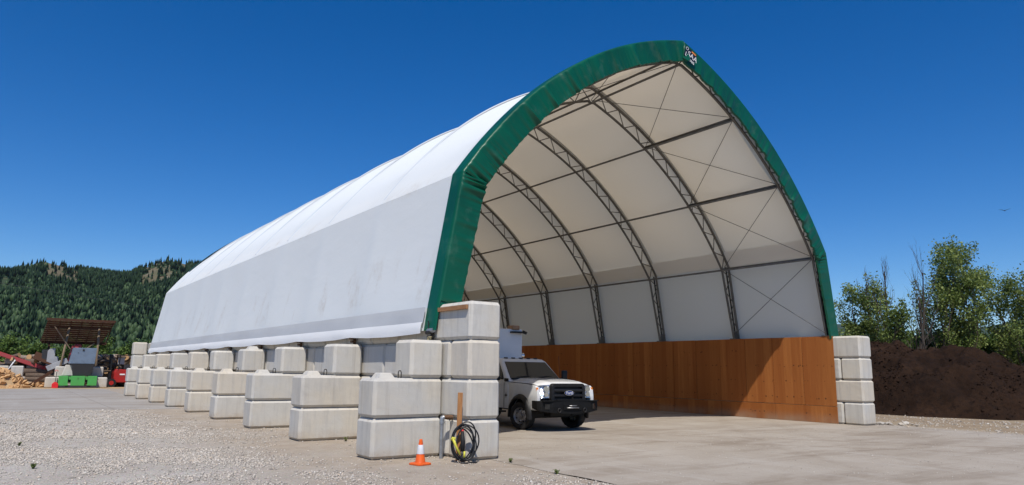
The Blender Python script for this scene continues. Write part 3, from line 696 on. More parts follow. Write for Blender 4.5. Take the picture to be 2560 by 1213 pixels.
# printed mark at the peak of the green trim
def text_mesh(txt, size, mat, ext=0.002):
    cu = bpy.data.curves.new('txt', 'FONT'); cu.body = txt; cu.size = size; cu.extrude = ext; cu.align_x = 'CENTER'; cu.align_y = 'CENTER'
    o = bpy.data.objects.new('txt', cu); COL.objects.link(o); dg = bpy.context.evaluated_depsgraph_get(); dg.update()
    me = bpy.data.meshes.new_from_object(o.evaluated_get(dg)); bpy.data.objects.remove(o); me.materials.clear(); me.materials.append(mat); return me
gx = CX+0.17; gy = yt(0, gx)-0.24-0.11
pr = obj('printed_logo', (lambda b: (b.box((0, 0, 0), (0.50, 0.004, 0.34)), b.mesh('printed_logo', M['navy_print']))[1])(MB()), sh, loc=(gx, gy, 11.10), rot=(0, R(22), 0))
for txt, sz, dx, dz in (('SAA', 0.24, 0.10, -0.02), ('ous', 0.17, 0.12, -0.17), ('O', 0.15, -0.18, 0.10), ('L', 0.2, -0.16, -0.1)):
    obj('lettering', text_mesh(txt, sz, M['white_text']), pr, loc=(dx, -0.006, dz), rot=(math.pi/2, 0, 0))
mb = MB(); mb.box((0.12, -0.006, 0.13), (0.20, 0.004, 0.05)); mb.build('orange_mark', M['orange_print'], pr)

# ------------------------------------------------------------------ small things in front of the corner stack
# traffic cone
co = thing('traffic_cone', 'orange traffic cone with a white reflective sleeve on gravel', 'cone', (-0.97, 0.02, 0), 0.25); co.scale = (0.86, 0.86, 0.92)
def lathe(mb, prof, n=24, mi=0):
    mb.loft([[(r*math.cos(2*math.pi*k/n), r*math.sin(2*math.pi*k/n), z) for k in range(n)] for r, z in prof], True, True, mi)
mb = MB(); pts = []
for k in range(32):
    a = 2*math.pi*k/32; c, s = math.cos(a), math.sin(a); p = 6; r = 0.18/((abs(c)**p+abs(s)**p)**(1/p)); pts.append((c*r, s*r))
mb.loft([[(x*f, y*f, z) for x, y in pts] for f, z in ((1.0, 0.006), (1.0, 0.028), (0.93, 0.04), (0.62, 0.046))]); mb.build('base', M['orange'], co, smooth=40)
mb = MB(); lathe(mb, [(0.118, 0.04), (0.105, 0.06), (0.036, 0.45), (0.031, 0.475), (0.026, 0.48)]); mb.build('body', M['orange'], co, smooth=50)
mb = MB(); lathe(mb, [(0.0838, 0.205), (0.0845, 0.207), (0.0553, 0.372), (0.0545, 0.374)]); mb.build('reflective_sleeve', M['reflective'], co, smooth=50)
# standpipe
sp = thing('standpipe', 'galvanised standpipe with a rusty outlet elbow at the buttress corner', 'pipe', (-0.20, 0.62, 0))
mb = MB(); mb.tube([(0, 0, -0.05), (0, 0, 0.70)], 0.036, 12); mb.build('riser', M['galv'], sp, smooth=60)
mb = MB(); mb.tube([(0, 0, 0.64), (0, 0, 0.72), (0.005, 0, 0.752), (0.04, -0.01, 0.765)], 0.047, 12); mb.tube([(0, 0, 0.66), (0, 0, 0.685)], 0.052, 12); mb.build('elbow', M['galv'], sp, smooth=60)
mb = MB(); mb.tube([(0.035, -0.01, 0.765), (0.155, -0.05, 0.762)], 0.040, 12); mb.tube([(0.09, -0.03, 0.764), (0.12, -0.04, 0.763)], 0.046, 8); mb.tube([(0.14, -0.045, 0.762), (0.20, -0.065, 0.760)], 0.047, 12); mb.build('outlet', M['rust'], sp, smooth=60)
# stake
stk = MB(); stk.box((0, 0, 0.60), (0.092, 0.040, 1.30)); stk.build('wooden_stake', M['stake'], bev=0.004, label='rough wooden stake standing upright behind the black cable coil', cat='stake', loc=(-0.16, 0.06, 0), rot=(0.0, R(0.6), R(-25)))
# coil of cable
cl = thing('cable_coil', 'coil of black cable hung on wooden stake with a yellow strap', 'cable', (-0.16, -0.07, 0), R(-28))
for lp, (rx, rz, cx, cz, ty) in enumerate([(0.20, 0.335, 0.03, 0.40, 0.0), (0.215, 0.32, 0.045, 0.375, 0.02), (0.19, 0.29, 0.03, 0.34, -0.02), (0.205, 0.27, 0.0, 0.31, 0.03), (0.185, 0.30, 0.06, 0.35, -.03), (0.21, 0.31, 0.02, 0.36, .015)]):
    mb = MB(); pts = []
    for k in range(40):
        a = 2*math.pi*k/40; wob = 1+0.05*math.sin(2*a+lp*1.7)+0.03*math.sin(3*a+lp)
        pts.append((cx+rx*wob*math.cos(a)+0.03*math.sin(a+lp), ty-0.05-0.05*math.sin(a*1+lp)*0.6-0.05*(1-math.sin(a))*0.5, max(0.02, cz+rz*wob*math.sin(a))))
    mb.tube(pts, 0.0135, 7, closed=True); mb.build('cable_loop', M['cable'], cl, smooth=True)
mb = MB(); mb.tube([(-0.02, -0.05, 0.50), (0.01, -.07, .38), (0.03, -.09, .22), (0.05, -.13, .09), (0.14, -.18, .02), (.24, -.14, .016), (.28, -.06, .016)], 0.0135, 7); mb.tube([(0.0, -.09, .16), (-.06, -.16, .03), (-.02, -.2, .014), (.1, -.22, .014)], 0.012, 7); mb.build('cable_tail', M['cable'], cl, smooth=True)
mb = MB(); mb.tube([(-0.20, -.12, 0.41), (-0.185, -.13, 0.44), (-.13, -.14, .43)], 0.027, 8); mb.tube([(-0.17, -.135, 0.425), (-0.12, -.15, 0.3), (-.04, -.15, .15)], [0.026, 0.022, 0.019], 8); mb.tube([(0.04, -.13, .21), (.035, -.14, .1)], 0.02, 6); mb.build('yellow_strap', M['yellow'], cl, smooth=True)
mb = MB(); mb.tube([(-0.005, -.05, 0.56), (0.01, -.075, 0.36), (0.0, -.09, .2)], [0.03, 0.045, 0.04], 8); mb.build('plug_body', M['rubber'], cl, smooth=True)
mb = MB(); mb.tube([(-0.01, -.045, 0.585), (0.0, -.05, 0.54)], 0.03, 8); mb.build('red_cap', M['red_plastic'], cl, smooth=True)
# weeds
def weed(loc, n, h, seed, label):
    g = random.Random(seed); V = []; T = []; ti = []
    for k in range(n):
        a = g.uniform(0, 6.28); l = h*g.uniform(.5, 1.1); lean = g.uniform(.2, 1.0); wd = 0.014+0.012*g.random()
        d = Vector((math.cos(a), math.sin(a), 0)); sd_ = Vector((-d.y, d.x, 0))
        p0 = d*0.01; p1 = d*l*lean*.5+Vector((0, 0, l*.65)); p2 = d*l*lean+Vector((0, 0, l*(.9-.5*lean)))
        b = len(V); V += [p0-sd_*wd*.4, p0+sd_*wd*.4, p1-sd_*wd, p1+sd_*wd, p2-sd_*wd*.1, p2+sd_*wd*.1]
        T += [(b, b+1, b+3, b+2), (b+2, b+3, b+5, b+4)]; ti += [g.random()]*6
    fast_mesh_obj('weed', np.array([tuple(p) for p in V]), np.array(T), M['weed'], ti, loc=loc, label=label, cat='weed', group='weeds sprouting from the gravel')
weed((-6.62, 2.67, 0), 12, 0.12, 1, 'small green weed sprouting alone in open gravel, the fuller one')
weed((-6.73, 6.65, 0), 9, 0.11, 2, 'small green weed sprouting in open gravel, the sparser one')
weed((0.60, -0.54, 0), 14, 0.11, 3, 'low leafy weed beside the corner block stack')
weed((0.42, -2.12, 0), 12, 0.11, 4, 'low leafy weed on the ragged pavement edge')
weed((-0.5, 4.5, 0), 12, 0.16, 5, 'thin weed growing between the first two buttresses')

# ------------------------------------------------------------------ truck
TX, TY, TR = 6.0, 5.12, R(-5)
tk = thing('pickup_truck', 'white work truck with black bumper and tall white box body parked inside shelter', 'truck', (TX, TY, 0), TR)
def arch_poly(y0, y1, zb, top, ay, ar, az=0.45, n=14):
    """side outline in (y,z): top given as points from y0 to y1, wheel arch of radius ar about (ay,az)"""
    pts = list(top)
    pts.append((y1, zb))
    for k in range(n+1):
        a = math.pi*k/n; yy = ay+ar*math.cos(a); zz = az+ar*math.sin(a)
        pts.append((yy, max(zb, zz)))
    pts.append((y0, zb)); return pts
for sx in (-1, 1):
    mb = MB()
    top = [(-0.93, 1.02), (-0.90, 1.22), (-0.80, 1.33), (-0.3, 1.37), (0.3, 1.39), (0.72, 1.41)]
    mb.prism(arch_poly(-0.93, 0.72, 0.62, top, 0.0, 0.53, 0.43), 'x', sx*0.88, sx*0.985)
    mb.build('front_fender', M['truck_white'], tk, smooth=30, bev=0.018)
    # flare
    mb = MB(); ringO = []
    rows = []
    for k in range(21):
        a = R(-8)+R(196)*k/20; c, s_ = math.cos(a), math.sin(a); row = []
        for r, xx in ((0.50, 0.95), (0.50, 1.055), (0.515, 1.085), (0.56, 1.08), (0.61, 1.03), (0.635, 0.985), (0.60, 0.95)):
            row.append((sx*xx, 0+r*c, 0.43+r*s_))
        rows.append(row)
    mb.loft(rows, True, True); mb.build('wheel_flare', M['truck_black'], tk, smooth=50)
    # inner wheel well
    mb = MB(); rows = [[(sx*xx, 0.53*math.cos(R(180)*k/12), 0.43+0.53*math.sin(R(180)*k/12)) for xx in (0.5, 0.9)] for k in range(13)]
    mb.grid(rows); mb.build('wheel_well', M['rubber'], tk, smooth=True)
# bonnet
rows = []
for j, (y, zc, ze, hw) in enumerate([(-0.955, 1.30, 1.24, 0.80), (-0.955, 1.36, 1.29, 0.84), (-0.90, 1.425, 1.335, 0.90), (-0.78, 1.455, 1.365, 0.935), (-0.5, 1.485, 1.385, 0.955), (0, 1.515, 1.40, 0.965), (0.4, 1.53, 1.41, 0.97), (0.74, 1.54, 1.42, 0.975)]):
    row = []
    for k in range(25):
        u = -1+2*k/24; a = abs(u)
        z = ze+(zc-ze)*(1-a**3.2)
        if 0.50 < a < 0.72: z += 0.022*math.sin((a-0.5)/0.22*math.pi)*(0.4+0.6*min(1, j/3))     # raised creases
        yy = y+(0.10*a**3 if j < 4 else 0)
        row.append((u*hw, yy, z))
    rows.append(row)
mb = MB(); mb.grid(rows); mb.build('bonnet', M['truck_white'], tk, smooth=60)
# core so no light leaks through the engine bay
mb = MB(); mb.box((0, -0.1, 0.95), (1.5, 1.5, 0.6)); mb.build('engine_bay', M['rubber'], tk)
# grille
mb = MB()
def rrect(w_, h, r, n=5):
    p = []
    for cx_, cz_, a0 in ((w_/2-r, h/2-r, 0), (-w_/2+r, h/2-r, 90), (-w_/2+r, -h/2+r, 180), (w_/2-r, -h/2+r, 270)):
        for k in range(n+1): a = R(a0+90*k/n); p.append((cx_+r*math.cos(a), cz_+r*math.sin(a)))
    return p
go = rrect(1.20, 0.60, 0.12); gi = rrect(0.98, 0.42, 0.05)
mb.loft([[(x, -0.93, 1.10+z) for x, z in go], [(x, -1.03, 1.10+z) for x, z in go], [(x*0.97, -1.055, 1.10+z*0.95) for x, z in go], [(x, -1.05, 1.10+z) for x, z in gi], [(x, -0.97, 1.10+z) for x, z in gi]], True, False)
gr = mb.build('grille', M['truck_black'], tk, smooth=40)
mb = MB(); mb.box((0, -0.955, 1.10), (1.02, 0.02, 0.46)); mb.build('mesh_panel', M['rubber'], gr)
for z, h in ((1.20, 0.085), (1.045, 0.075)):
    mb = MB(); mb.box((0, -1.02, z), (0.98, 0.07, h), ch=0.02); mb.build('grille_bar', M['truck_black'], gr, smooth=40)
mb = MB(); mb.box((0, -1.0, 0.94), (0.98, 0.05, 0.03)); mb.build('grille_bar', M['truck_black'], gr)
def oval(mb, w_, h, y0, y1, n=28): mb.loft([[(w_*math.cos(2*math.pi*k/n), y, h*math.sin(2*math.pi*k/n)) for k in range(n)] for y in (y0, y1)])
mb = MB(); oval(mb, 0.165, 0.072, 0, -0.03); bd = mb.build('badge', M['chrome'], gr, loc=(0.0, -1.055, 1.125), smooth=50)
mb = MB(); oval(mb, 0.150, 0.060, -0.025, -0.036); mb.build('badge_face', M['badge_blue'], bd, smooth=50)
obj('badge_lettering', text_mesh('Ford', 0.115, M['white_text'], 0.002), bd, loc=(0, -0.0385, 0.0), rot=(math.pi/2, 0, 0))
# headlights
for sx in (-1, 1):
    mb = MB(); q = [(0.60, 0.93, 0.98), (0.60, 1.38, 0.0)]
    ring = lambda dy, k_: [(sx*(0.60+0.0), -0.985+dy, 0.975), (sx*0.85, -0.955+dy, 0.975), (sx*0.965, -0.82+dy, 1.02), (sx*0.955, -0.76+dy, 1.30), (sx*0.85, -0.92+dy, 1.345), (sx*0.60, -0.96+dy, 1.355)]
    mb.loft([ring(0.12, 0), ring(0, 0)]); hl = mb.build('headlight', M['lamp'], tk, bev=0.01)
    mb = MB(); mb.box((sx*0.94, -0.84, 1.23), (0.06, 0.12, 0.10), rot=(0, 0, sx*0.5)); mb.build('indicator', M['amber'], hl, bev=0.01)
    for (xx, zz, rr_) in ((0.72, 1.24, 0.085), (0.72, 1.08, 0.07)):
        mb = MB(); mb.tube([(sx*xx, -0.94, zz), (sx*xx, -0.993, zz)], rr_, 16); mb.build('reflector', M['chrome'], hl, smooth=50)
# bumper
mb = MB()
def bsec(x, yf, z0, z1, d=0.28): return [(x, yf+d, z0+0.03), (x, yf, z0), (x, yf-0.01, (z0+z1)/2), (x, yf, z1), (x, yf+d, z1)]
mb.loft([bsec(-1.06, -1.00, 0.66, 0.90, 0.25), bsec(-0.98, -1.10, 0.60, 0.90), bsec(-0.62, -1.20, 0.55, 0.90), bsec(-0.3, -1.22, 0.52, 0.90), bsec(0.3, -1.22, 0.52, 0.90), bsec(0.62, -1.20, 0.55, 0.90), bsec(0.98, -1.10, 0.60, 0.90), bsec(1.06, -1.00, 0.66, 0.90, .25)])
bp_ = mb.build('bumper', M['black_bumper'], tk, bev=0.012)
mb = MB(); mb.box((0, -1.235, 0.72), (0.62, 0.03, 0.16), ch=0.01); mb.build('winch_plate', M['black_bumper'], bp_)
mb = MB(); mb.tube([(-0.2, -1.262, 0.70), (0.2, -1.262, 0.70)], 0.022, 8); mb.tube([(-0.12, -1.258, 0.76), (0.14, -1.258, 0.76)], 0.016, 8); mb.build('fairlead', M['rim'], bp_, smooth=True)
for sx in (-1, 1):
    mb = MB(); mb.tube([(sx*0.44+.045*math.cos(a), -1.235, 0.63+.06*math.sin(a)) for a in [R(360*k/14) for k in range(14)]], 0.016, 6, closed=True); mb.build('shackle', M['dark_steel'], bp_, smooth=True)
    mb = MB(); mb.box((sx*0.80, -1.155, 0.74), (0.13, 0.03, 0.15), rot=(0, 0, sx*0.42)); mb.build('fog_lamp', M['glass'], bp_)
mb = MB(); mb.box((0, -1.20, 0.92), (1.0, 0.05, 0.05)); mb.tube([(0.02, -1.21, 0.92), (0.02, -1.21, 1.0)], 0.03, 6); mb.box((0, -1.12, 0.90), (1.9, 0.2, 0.02)); mb.build('bumper_top_rail', M['black_bumper'], bp_)
# cab
def cab_ring(z, hw, y0, y1, r=0.10):
    p = []
    for cx_, cy_, a0 in ((hw-r, y1-r, 0), (-hw+r, y1-r, 90), (-hw+r, y0+r, 180), (hw-r, y0+r, 270)):
        for k in range(5): a = R(a0+90*k/4); p.append((cx_+r*math.cos(a), cy_+r*math.sin(a), z))
    return p
CB = 3.05
mb = MB(); mb.loft([cab_ring(0.60, 0.97, 0.62, CB), cab_ring(0.75, 1.0, 0.62, CB), cab_ring(1.25, 1.01, 0.62, CB), cab_ring(1.45, 0.985, 0.66, CB), cab_ring(1.50, 0.975, 0.74, CB)]); cb = mb.build('cab', M['truck_white'], tk, smooth=45)
mb = MB(); mb.loft([cab_ring(1.50, 0.975, 0.74, CB), cab_ring(2.06, 0.845, 1.38, CB-0.06), cab_ring(2.13, 0.79, 1.50, CB-0.10), cab_ring(2.165, 0.68, 1.66, CB-0.25)]); mb.build('cab_roof', M['truck_white'], cb, smooth=45)
# windscreen (proud of the raked front of the cab) and side glass
mb = MB(); a0, a1 = (0.725, 1.535), (1.345, 2.045)
mb.loft([[(-0.87, a0[0]-.012, a0[1]), (0.87, a0[0]-.012, a0[1]), (0.87, a0[0]+.05, a0[1]), (-0.87, a0[0]+.05, a0[1])], [(-0.745, a1[0]-.012, a1[1]), (0.745, a1[0]-.012, a1[1]), (0.745, a1[0]+.05, a1[1]), (-0.745, a1[0]+.05, a1[1])]]); mb.build('windscreen', M['glass'], cb)
mb = MB(); mb.tube([(-0.70, 0.70, 1.56), (-0.1, 0.80, 1.60)], 0.012, 5); mb.tube([(0.05, 0.70, 1.56), (0.65, 0.80, 1.60)], 0.012, 5); mb.box((0, 0.69, 1.515), (1.7, 0.14, 0.03)); mb.build('wipers', M['truck_black'], cb)
for sx in (-1, 1):
    for poly in ([(0.98, 1.50), (2.02, 1.50), (2.0, 2.03), (1.50, 2.03), (1.12, 1.68)], [(2.12, 1.50), (2.86, 1.50), (2.80, 2.03), (2.12, 2.03)]):
        mb = MB(); hwz = lambda z: 0.99-(z-1.50)/0.56*0.132
        mb.add([(sx*(hwz(z)+0.004), y, z) for y, z in poly]+[(sx*(hwz(z)-0.03), y, z) for y, z in poly], [tuple(range(len(poly))), tuple(range(2*len(poly)-1, len(poly)-1, -1))]+[(i, (i+1) % len(poly), (i+1) % len(poly)+len(poly), i+len(poly)) for i in range(len(poly))])
        mb.build('side_window', M['glass'], cb)
    mb = MB(); mb.box((sx*1.03, 2.0, 1.22), (0.03, 0.18, 0.04), ch=0.01); mb.build('door_handle', M['truck_black'], cb)
    for gy_ in (0.90, 2.07):
        mb = MB(); mb.box((sx*1.013, gy_, 1.0), (0.008, 0.012, 0.78)); mb.build('door_gap', M['rubber'], cb)
    mb = MB(); mb.box((sx*1.0, 0.79, 1.47), (0.012, 0.24, 0.10)); mb.build('cowl_trim', M['truck_black'], cb)
    mb = MB(); mb.box((sx*1.24, 0.95, 1.62), (0.20, 0.09, 0.34), ch=0.03); mb.tube([(sx*1.0, 1.0, 1.50), (sx*1.18, 0.97, 1.54)], 0.025, 6); mb.build('wing_mirror', M['truck_black'], tk, smooth=40)
    mb = MB(); mb.box((sx*1.0, 1.9, 0.50), (0.16, 2.0, 0.05), ch=0.01); mb.build('side_step', M['truck_black'], tk)
    mb = MB()
    for a in (0, 90): mb.add([(sx*0.992+sx*0.004, 0.78+0.10*math.cos(R(a)), 1.0+0.10*math.sin(R(a))), (sx*0.996, 0.78-0.03*math.sin(R(a)), 1.0+0.03*math.cos(R(a))), (sx*0.996, 0.78-0.10*math.cos(R(a)), 1.0-0.10*math.sin(R(a))), (sx*0.996, 0.78+0.03*math.sin(R(a)), 1.0-0.03*math.cos(R(a)))], [(0, 1, 2, 3)])
    mb.build('side_badge', M['truck_black'], tk, fix=False, loc=(sx*0.02, 0, 0))
for x in (-0.55, -0.28, 0, 0.28, 0.55):
    mb = MB(); mb.box((x, 1.62, 2.165), (0.11, 0.10, 0.05), ch=0.015); mb.build('roof_marker_lamp', M['truck_black'], cb)
mb = MB(); mb.tube([(0.80, 0.55, 1.45), (0.79, 0.62, 2.25)], 0.006, 5); mb.build('aerial', M['dark_steel'], tk)
tk.scale = (0.985, 0.985, 0.945)
# box body
mb = MB(); mb.loft([[(-1.05, 3.2, z), (1.02, 3.2, z), (1.02, 7.0, z), (-1.05, 7.0, z)] for z in (0.85, 3.24)]); bx = mb.build('box_body', M['box_white'], tk, bev=0.03)
mb = MB(); mb.box((0.75, 3.12, 3.12), (0.46, 0.22, 0.06), ch=0.01); mb.box((1.02, 3.05, 3.12), (0.12, 0.14, 0.10), rot=(0.3, 0.3, 0)); mb.build('rack_bracket', M['truck_black'], bx)
mb = MB(); mb.box((0.73, 3.32, 3.29), (0.30, 0.36, 0.16), ch=0.03); mb.build('roof_vent', simple('tan_vent', (0.36, 0.22, 0.13), None, 6, 0.6), bx)
mb = MB(); mb.tube([(1.02, 3.3, 2.3), (1.12, 3.3, 2.3)], 0.10, 12); mb.build('filler_cap', M['chrome'], bx, smooth=50)
mb = MB(); mb.box((0, 3.0, 0.62), (0.9, 7.2, 0.22)); mb.box((0, 0, 0.42), (1.5, 0.16, 0.16)); mb.box((0, -0.4, 0.52), (0.7, 0.5, 0.2)); mb.tube([(-0.7, -0.25, 0.45), (0.7, -0.22, 0.42)], 0.03, 6); mb.box((0, 5.0, 0.45), (1.6, 0.2, 0.2)); mb.build('chassis', M['rubber'], tk)
def wheel(x, y, steer, sx, dual=False):
    rows = []; mb = MB(); RW = 0.415
    prof_ = [(0.245, -0.115), (0.30, -0.135), (0.375, -0.135), (0.405, -0.115), (RW, -0.06), (RW, 0.06), (0.405, 0.115), (0.375, 0.135), (0.30, 0.135), (0.245, 0.115)]
    n = 40
    for k in range(n):
        a = 2*math.pi*k/n; tread = 0.012 if k % 2 else 0
        rows.append([(sx*xx, (r-(tread if r > 0.39 else 0))*math.cos(a), (r-(tread if r > 0.39 else 0))*math.sin(a)) for r, xx in prof_])
    rows.append(rows[0]); mb.loft(rows, False, False)
    wh = mb.build('wheel', M['rubber'], tk, smooth=35, loc=(x, y, RW+0.005), rot=(0, 0, steer))
    mb = MB(); rows = []
    for k in range(33):
        a = 2*math.pi*k/32; rows.append([(sx*xx, r*math.cos(a), r*math.sin(a)) for r, xx in ((0.25, 0.118), (0.235, 0.09), (0.20, 0.03), (0.16, 0.055), (0.10, 0.075), (0.085, 0.14), (0.06, 0.15), (0.0, 0.15))])
    mb.loft(rows, False, False); mb.build('rim', M['rim'], wh, smooth=40)
    for k in range(8):
        a = 2*math.pi*k/8; mb = MB(); mb.tube([(sx*0.05, 0.135*math.cos(a), 0.135*math.sin(a)), (sx*0.105, 0.135*math.cos(a), 0.135*math.sin(a))], 0.018, 6); mb.build('lug_nut', M['chrome'], wh, smooth=True)
        a += math.pi/8; mb = MB(); mb.tube([(sx*0.03, 0.195*math.cos(a), 0.195*math.sin(a)), (sx*0.052, 0.195*math.cos(a), 0.195*math.sin(a))], 0.028, 8); mb.build('hand_hole', M['rubber'], wh, smooth=True)
wheel(-0.90, 0, R(16), -1); wheel(0.90, 0, R(16), 1); wheel(-0.88, 4.9, 0, -1); wheel(0.88, 4.9, 0, 1)

# ------------------------------------------------------------------ soil heaps on the right
def heap(name, label, cx, cy, ax, ay, h, seed, rot=0, n=170, sharp=1.0, grp=None):
    rows = []; ca, sa = math.cos(rot), math.sin(rot)
    for j in range(n+1):
        row = []
        for i in range(n+1):
            u = -1+2*i/n; v = -1+2*j/n
            x, y = u*ax, v*ay
            wob = 0.16*mnoise.noise(Vector((u*1.7, v*1.7, seed)))+0.07*mnoise.noise(Vector((u*5, v*5, seed+3)))
            rr = (abs(u)**2.1+abs(v)**2.1)**(1/2.1)+wob
            z = h*(1-(1-min(1, (1-rr)/0.85))**1.45) if rr < 1 else 0
            det = 0.55*mnoise.noise(Vector((x*0.42, y*0.42, seed+1)))+0.34*mnoise.fractal(Vector((x*0.8, y*0.8, seed)), 0.8, 2.1, 5)+0.16*abs(mnoise.noise(Vector((x*2.3, y*2.3, seed+9))))+0.22*max(0, mnoise.noise(Vector((x*0.5, y*0.5, z*1.4+seed))))**0.5*abs(mnoise.noise(Vector((x*4, y*4, seed))))
            z += det*min(1, z/0.5) - 0.03*(rr >= 1)
            row.append((cx+x*ca-y*sa, cy+x*sa+y*ca, z-0.02))
        rows.append(row)
    mb = MB(); mb.grid(rows); ho = mb.build(name, M['soil'], smooth=35, fix=False, label=label, cat='soil heap', group=grp)
    G = np.random.default_rng(int(seed*10)); k = 16000
    I = G.integers(1, n, k); J = G.integers(1, n, k); A = np.array(rows); c = A[J, I]+G.uniform(-.04, .04, (k, 3)); c = c[c[:, 2] > 0.02]
    den = np.array([mnoise.noise(Vector((q[0]*.6, q[1]*.6, q[2]*1.1+seed))) for q in c]); c = c[den+G.normal(0, .12, len(c)) > 0.10]; k = len(c)
    base = np.array([(1,0,0),(-1,0,0),(0,1,0),(0,-1,0),(0,0,1),(0,0,-1)], float); tri = np.array([(0,2,4),(2,1,4),(1,3,4),(3,0,4),(2,0,5),(1,2,5),(3,1,5),(0,3,5)])
    s_ = 0.015+0.065*G.random(k)**3; P = base[None]*(1+G.uniform(-.4, .4, (k, 6, 3)))+G.uniform(-.25, .25, (k, 6, 3))
    V = (P*s_[:, None, None]+c[:, None]).reshape(-1, 3); T = (tri[None]+(np.arange(k)*6)[:, None, None]).reshape(-1, 3)
    fast_mesh_obj('clods', V, T, M['soil'], parent=ho, kind='stuff')
HEAPS = []
heap('soil_heap', 'broad heap of dark brown soil right beside the plywood lined wall', 28.9, 6.4, 5.2, 8.8, 3.0, 2.0)
heap('soil_heap', 'darker soil heap rising behind the broad soil heap', 37.0, -4.6, 6.2, 7.5, 3.1, 5.0)
mb = MB(); mb.tube([(0, 0, 0), (0.3, 0.12, 0.06), (0.62, 0.2, 0.10)], [0.05, 0.06, 0.03], 7); mb.build('broken_branch', M['birch'], smooth=True, label='pale broken branch lying on the soil heap', cat='branch', loc=(26.6, 5.2, 1.95), rot=(0, R(-40), R(-40)))
def chunk(rr, sc_):
    bm = bmesh.new(); bmesh.ops.create_icosphere(bm, subdivisions=1, radius=1)
    for v in bm.verts: v.co *= rr.uniform(.7, 1.15); v.co.x *= 1.6*sc_; v.co.y *= sc_; v.co.z *= 0.6*sc_
    me = bpy.data.meshes.new('rock'); bm.to_mesh(me); bm.free(); me.materials.append(M['concrete']); return me
rr = random.Random(4); RK = [chunk(rr, s) for s in (0.06, 0.09, 0.12)]
for k, (x, y) in enumerate([(17.55, 1.0), (17.85, 0.8), (17.5, 1.35), (18.2, 0.6), (17.75, 1.2), (18.6, 1.0), (17.95, 0.35)]):
    obj('rock', RK[k % 3], loc=(x, y, 0.05), rot=(0, 0, k*1.3), label='grey broken rock lying at the foot of the bare wall end', cat='rock', group='rocks by the wall end')

# ------------------------------------------------------------------ trees
def tree(name, label, loc, h, spread, seed, leaves=6000, leaf=0.17, bare=0.0, mat='leaf', stems=1, low=0.18, upright=0.6, group=None, lean=(0, 0), bark='tree_bark', rz=0, tip_n=0):
    g = random.Random(seed); root = thing(name, label, 'tree' if not name.endswith('bush') else 'bush', loc, rz, group)
    mb = MB(); tips = []
    def branch(p, d, l, r, lev):
        pts = [p]; rad = [r]; n = 5 if lev < 2 else 4
        for k in range(n):
            d = (d+Vector((g.uniform(-1, 1), g.uniform(-1, 1), g.uniform(-.4, .7)))*(0.16+0.05*lev)).normalized()
            p = p+d*l/n; pts.append(p); rad.append(r*(1-0.75*(k+1)/n))
        mb.tube(pts, rad, 6 if lev < 2 else 4, caps=False)
        if lev >= 2 or l < 0.8: 
            for q in pts[1:]: tips.append((q, d))
        if lev < 3:
            m_ = (9 if lev == 0 else 5 if lev == 1 else 3)
            for k in range(m_):
                f = (low+(1-low)*(k+0.6)/m_) if lev == 0 else 0.25+0.75*(k+.5)/m_
                i = min(n-1, int(f*n)); q = pts[i].lerp(pts[i+1], f*n-i); a = g.uniform(0, 6.28) if lev else k*2.4+g.uniform(-.4, .4)
                out = Vector((math.cos(a), math.sin(a), 0)); nd = (out*(1-upright*0.6)+Vector((0, 0, upright+g.uniform(-.1, .35)))).normalized()
                nd = (nd+d*0.4).normalized()
                ll = l*(0.52 if lev else 0.42*spread)*(1-0.5*f if lev == 0 else 1)*g.uniform(.75, 1.2)
                branch(q, nd, ll, max(0.006, rad[i]*0.55), lev+1)
    for s_ in range(stems):
        a = 6.28*s_/max(1, stems); d0 = Vector((lean[0]+0.22*math.cos(a)*(stems > 1), lean[1]+0.22*math.sin(a)*(stems > 1), 1)).normalized()
        branch(Vector((0.15*math.cos(a)*(stems > 1), 0.15*math.sin(a)*(stems > 1), -0.1)), d0, h*(1 if s_ == 0 else g.uniform(.72, .95)), 0.03*h*0.5, 0)
    zmax = max(p[2] for p in mb.v); kk = h/zmax
    mb.v = [(p[0]*kk, p[1]*kk, p[2]*kk) for p in mb.v]; tips[:] = [(q*kk, d) for q, d in tips]
    mb.build('trunk', M[bark], root, smooth=True, fix=False)
    if leaves:
        tp = np.array([tuple(q) for q, _ in tips]); G = np.random.default_rng(seed); tp = tp[G.random(len(tp)) < (0.42 if mat == 'leaf' else 0.7)]
        if bare: tp = tp[tp[:, 2] < h*(1-bare)+G.normal(0, h*0.05, len(tp))]
        idx = G.integers(0, len(tp), leaves); c = tp[idx]+G.normal(0, 0.13+0.006*h, (leaves, 3))
        ct = np.clip(0.45+0.3*np.sin(tp[idx].sum(1)*2.1)+G.normal(0, .25, leaves), 0, 1)
        nrm = G.normal(0, 1, (leaves, 3)); nrm[:, 2] += 0.5; nrm /= np.linalg.norm(nrm, axis=1)[:, None]
        u = np.cross(nrm, G.normal(0, 1, (leaves, 3))); u /= np.linalg.norm(u, axis=1)[:, None]; v = np.cross(nrm, u)
        s = (leaf*G.uniform(.55, 1.2, leaves))[:, None]
        P = np.stack([c-u*s*.62, c-v*s*.42+nrm*s*.1, c+u*s*.62, c+v*s*.42+nrm*s*.1], 1).reshape(-1, 3)
        T = np.arange(leaves*4).reshape(-1, 4)
        fast_mesh_obj('crown', P, T, M[mat], np.repeat(ct, 4), parent=root)
    return root
def gp(u, depth, z=0):
    """ground point seen at picture column u at the given camera depth (used once, to copy measured positions)"""
    xx = (u-1280)/1764.84; d = R2*xx+F_; p = CAM+d*depth; return (p.x, p.y, z)
GT = 'poplars behind the soil heap'
tree('poplar_tree', 'leafy poplar with dead bare top twigs behind the end of the block wall', gp(2160, 45), 8.4, 1.05, 11, 12000, 0.13, 0.10, low=.06, stems=3, group=GT)
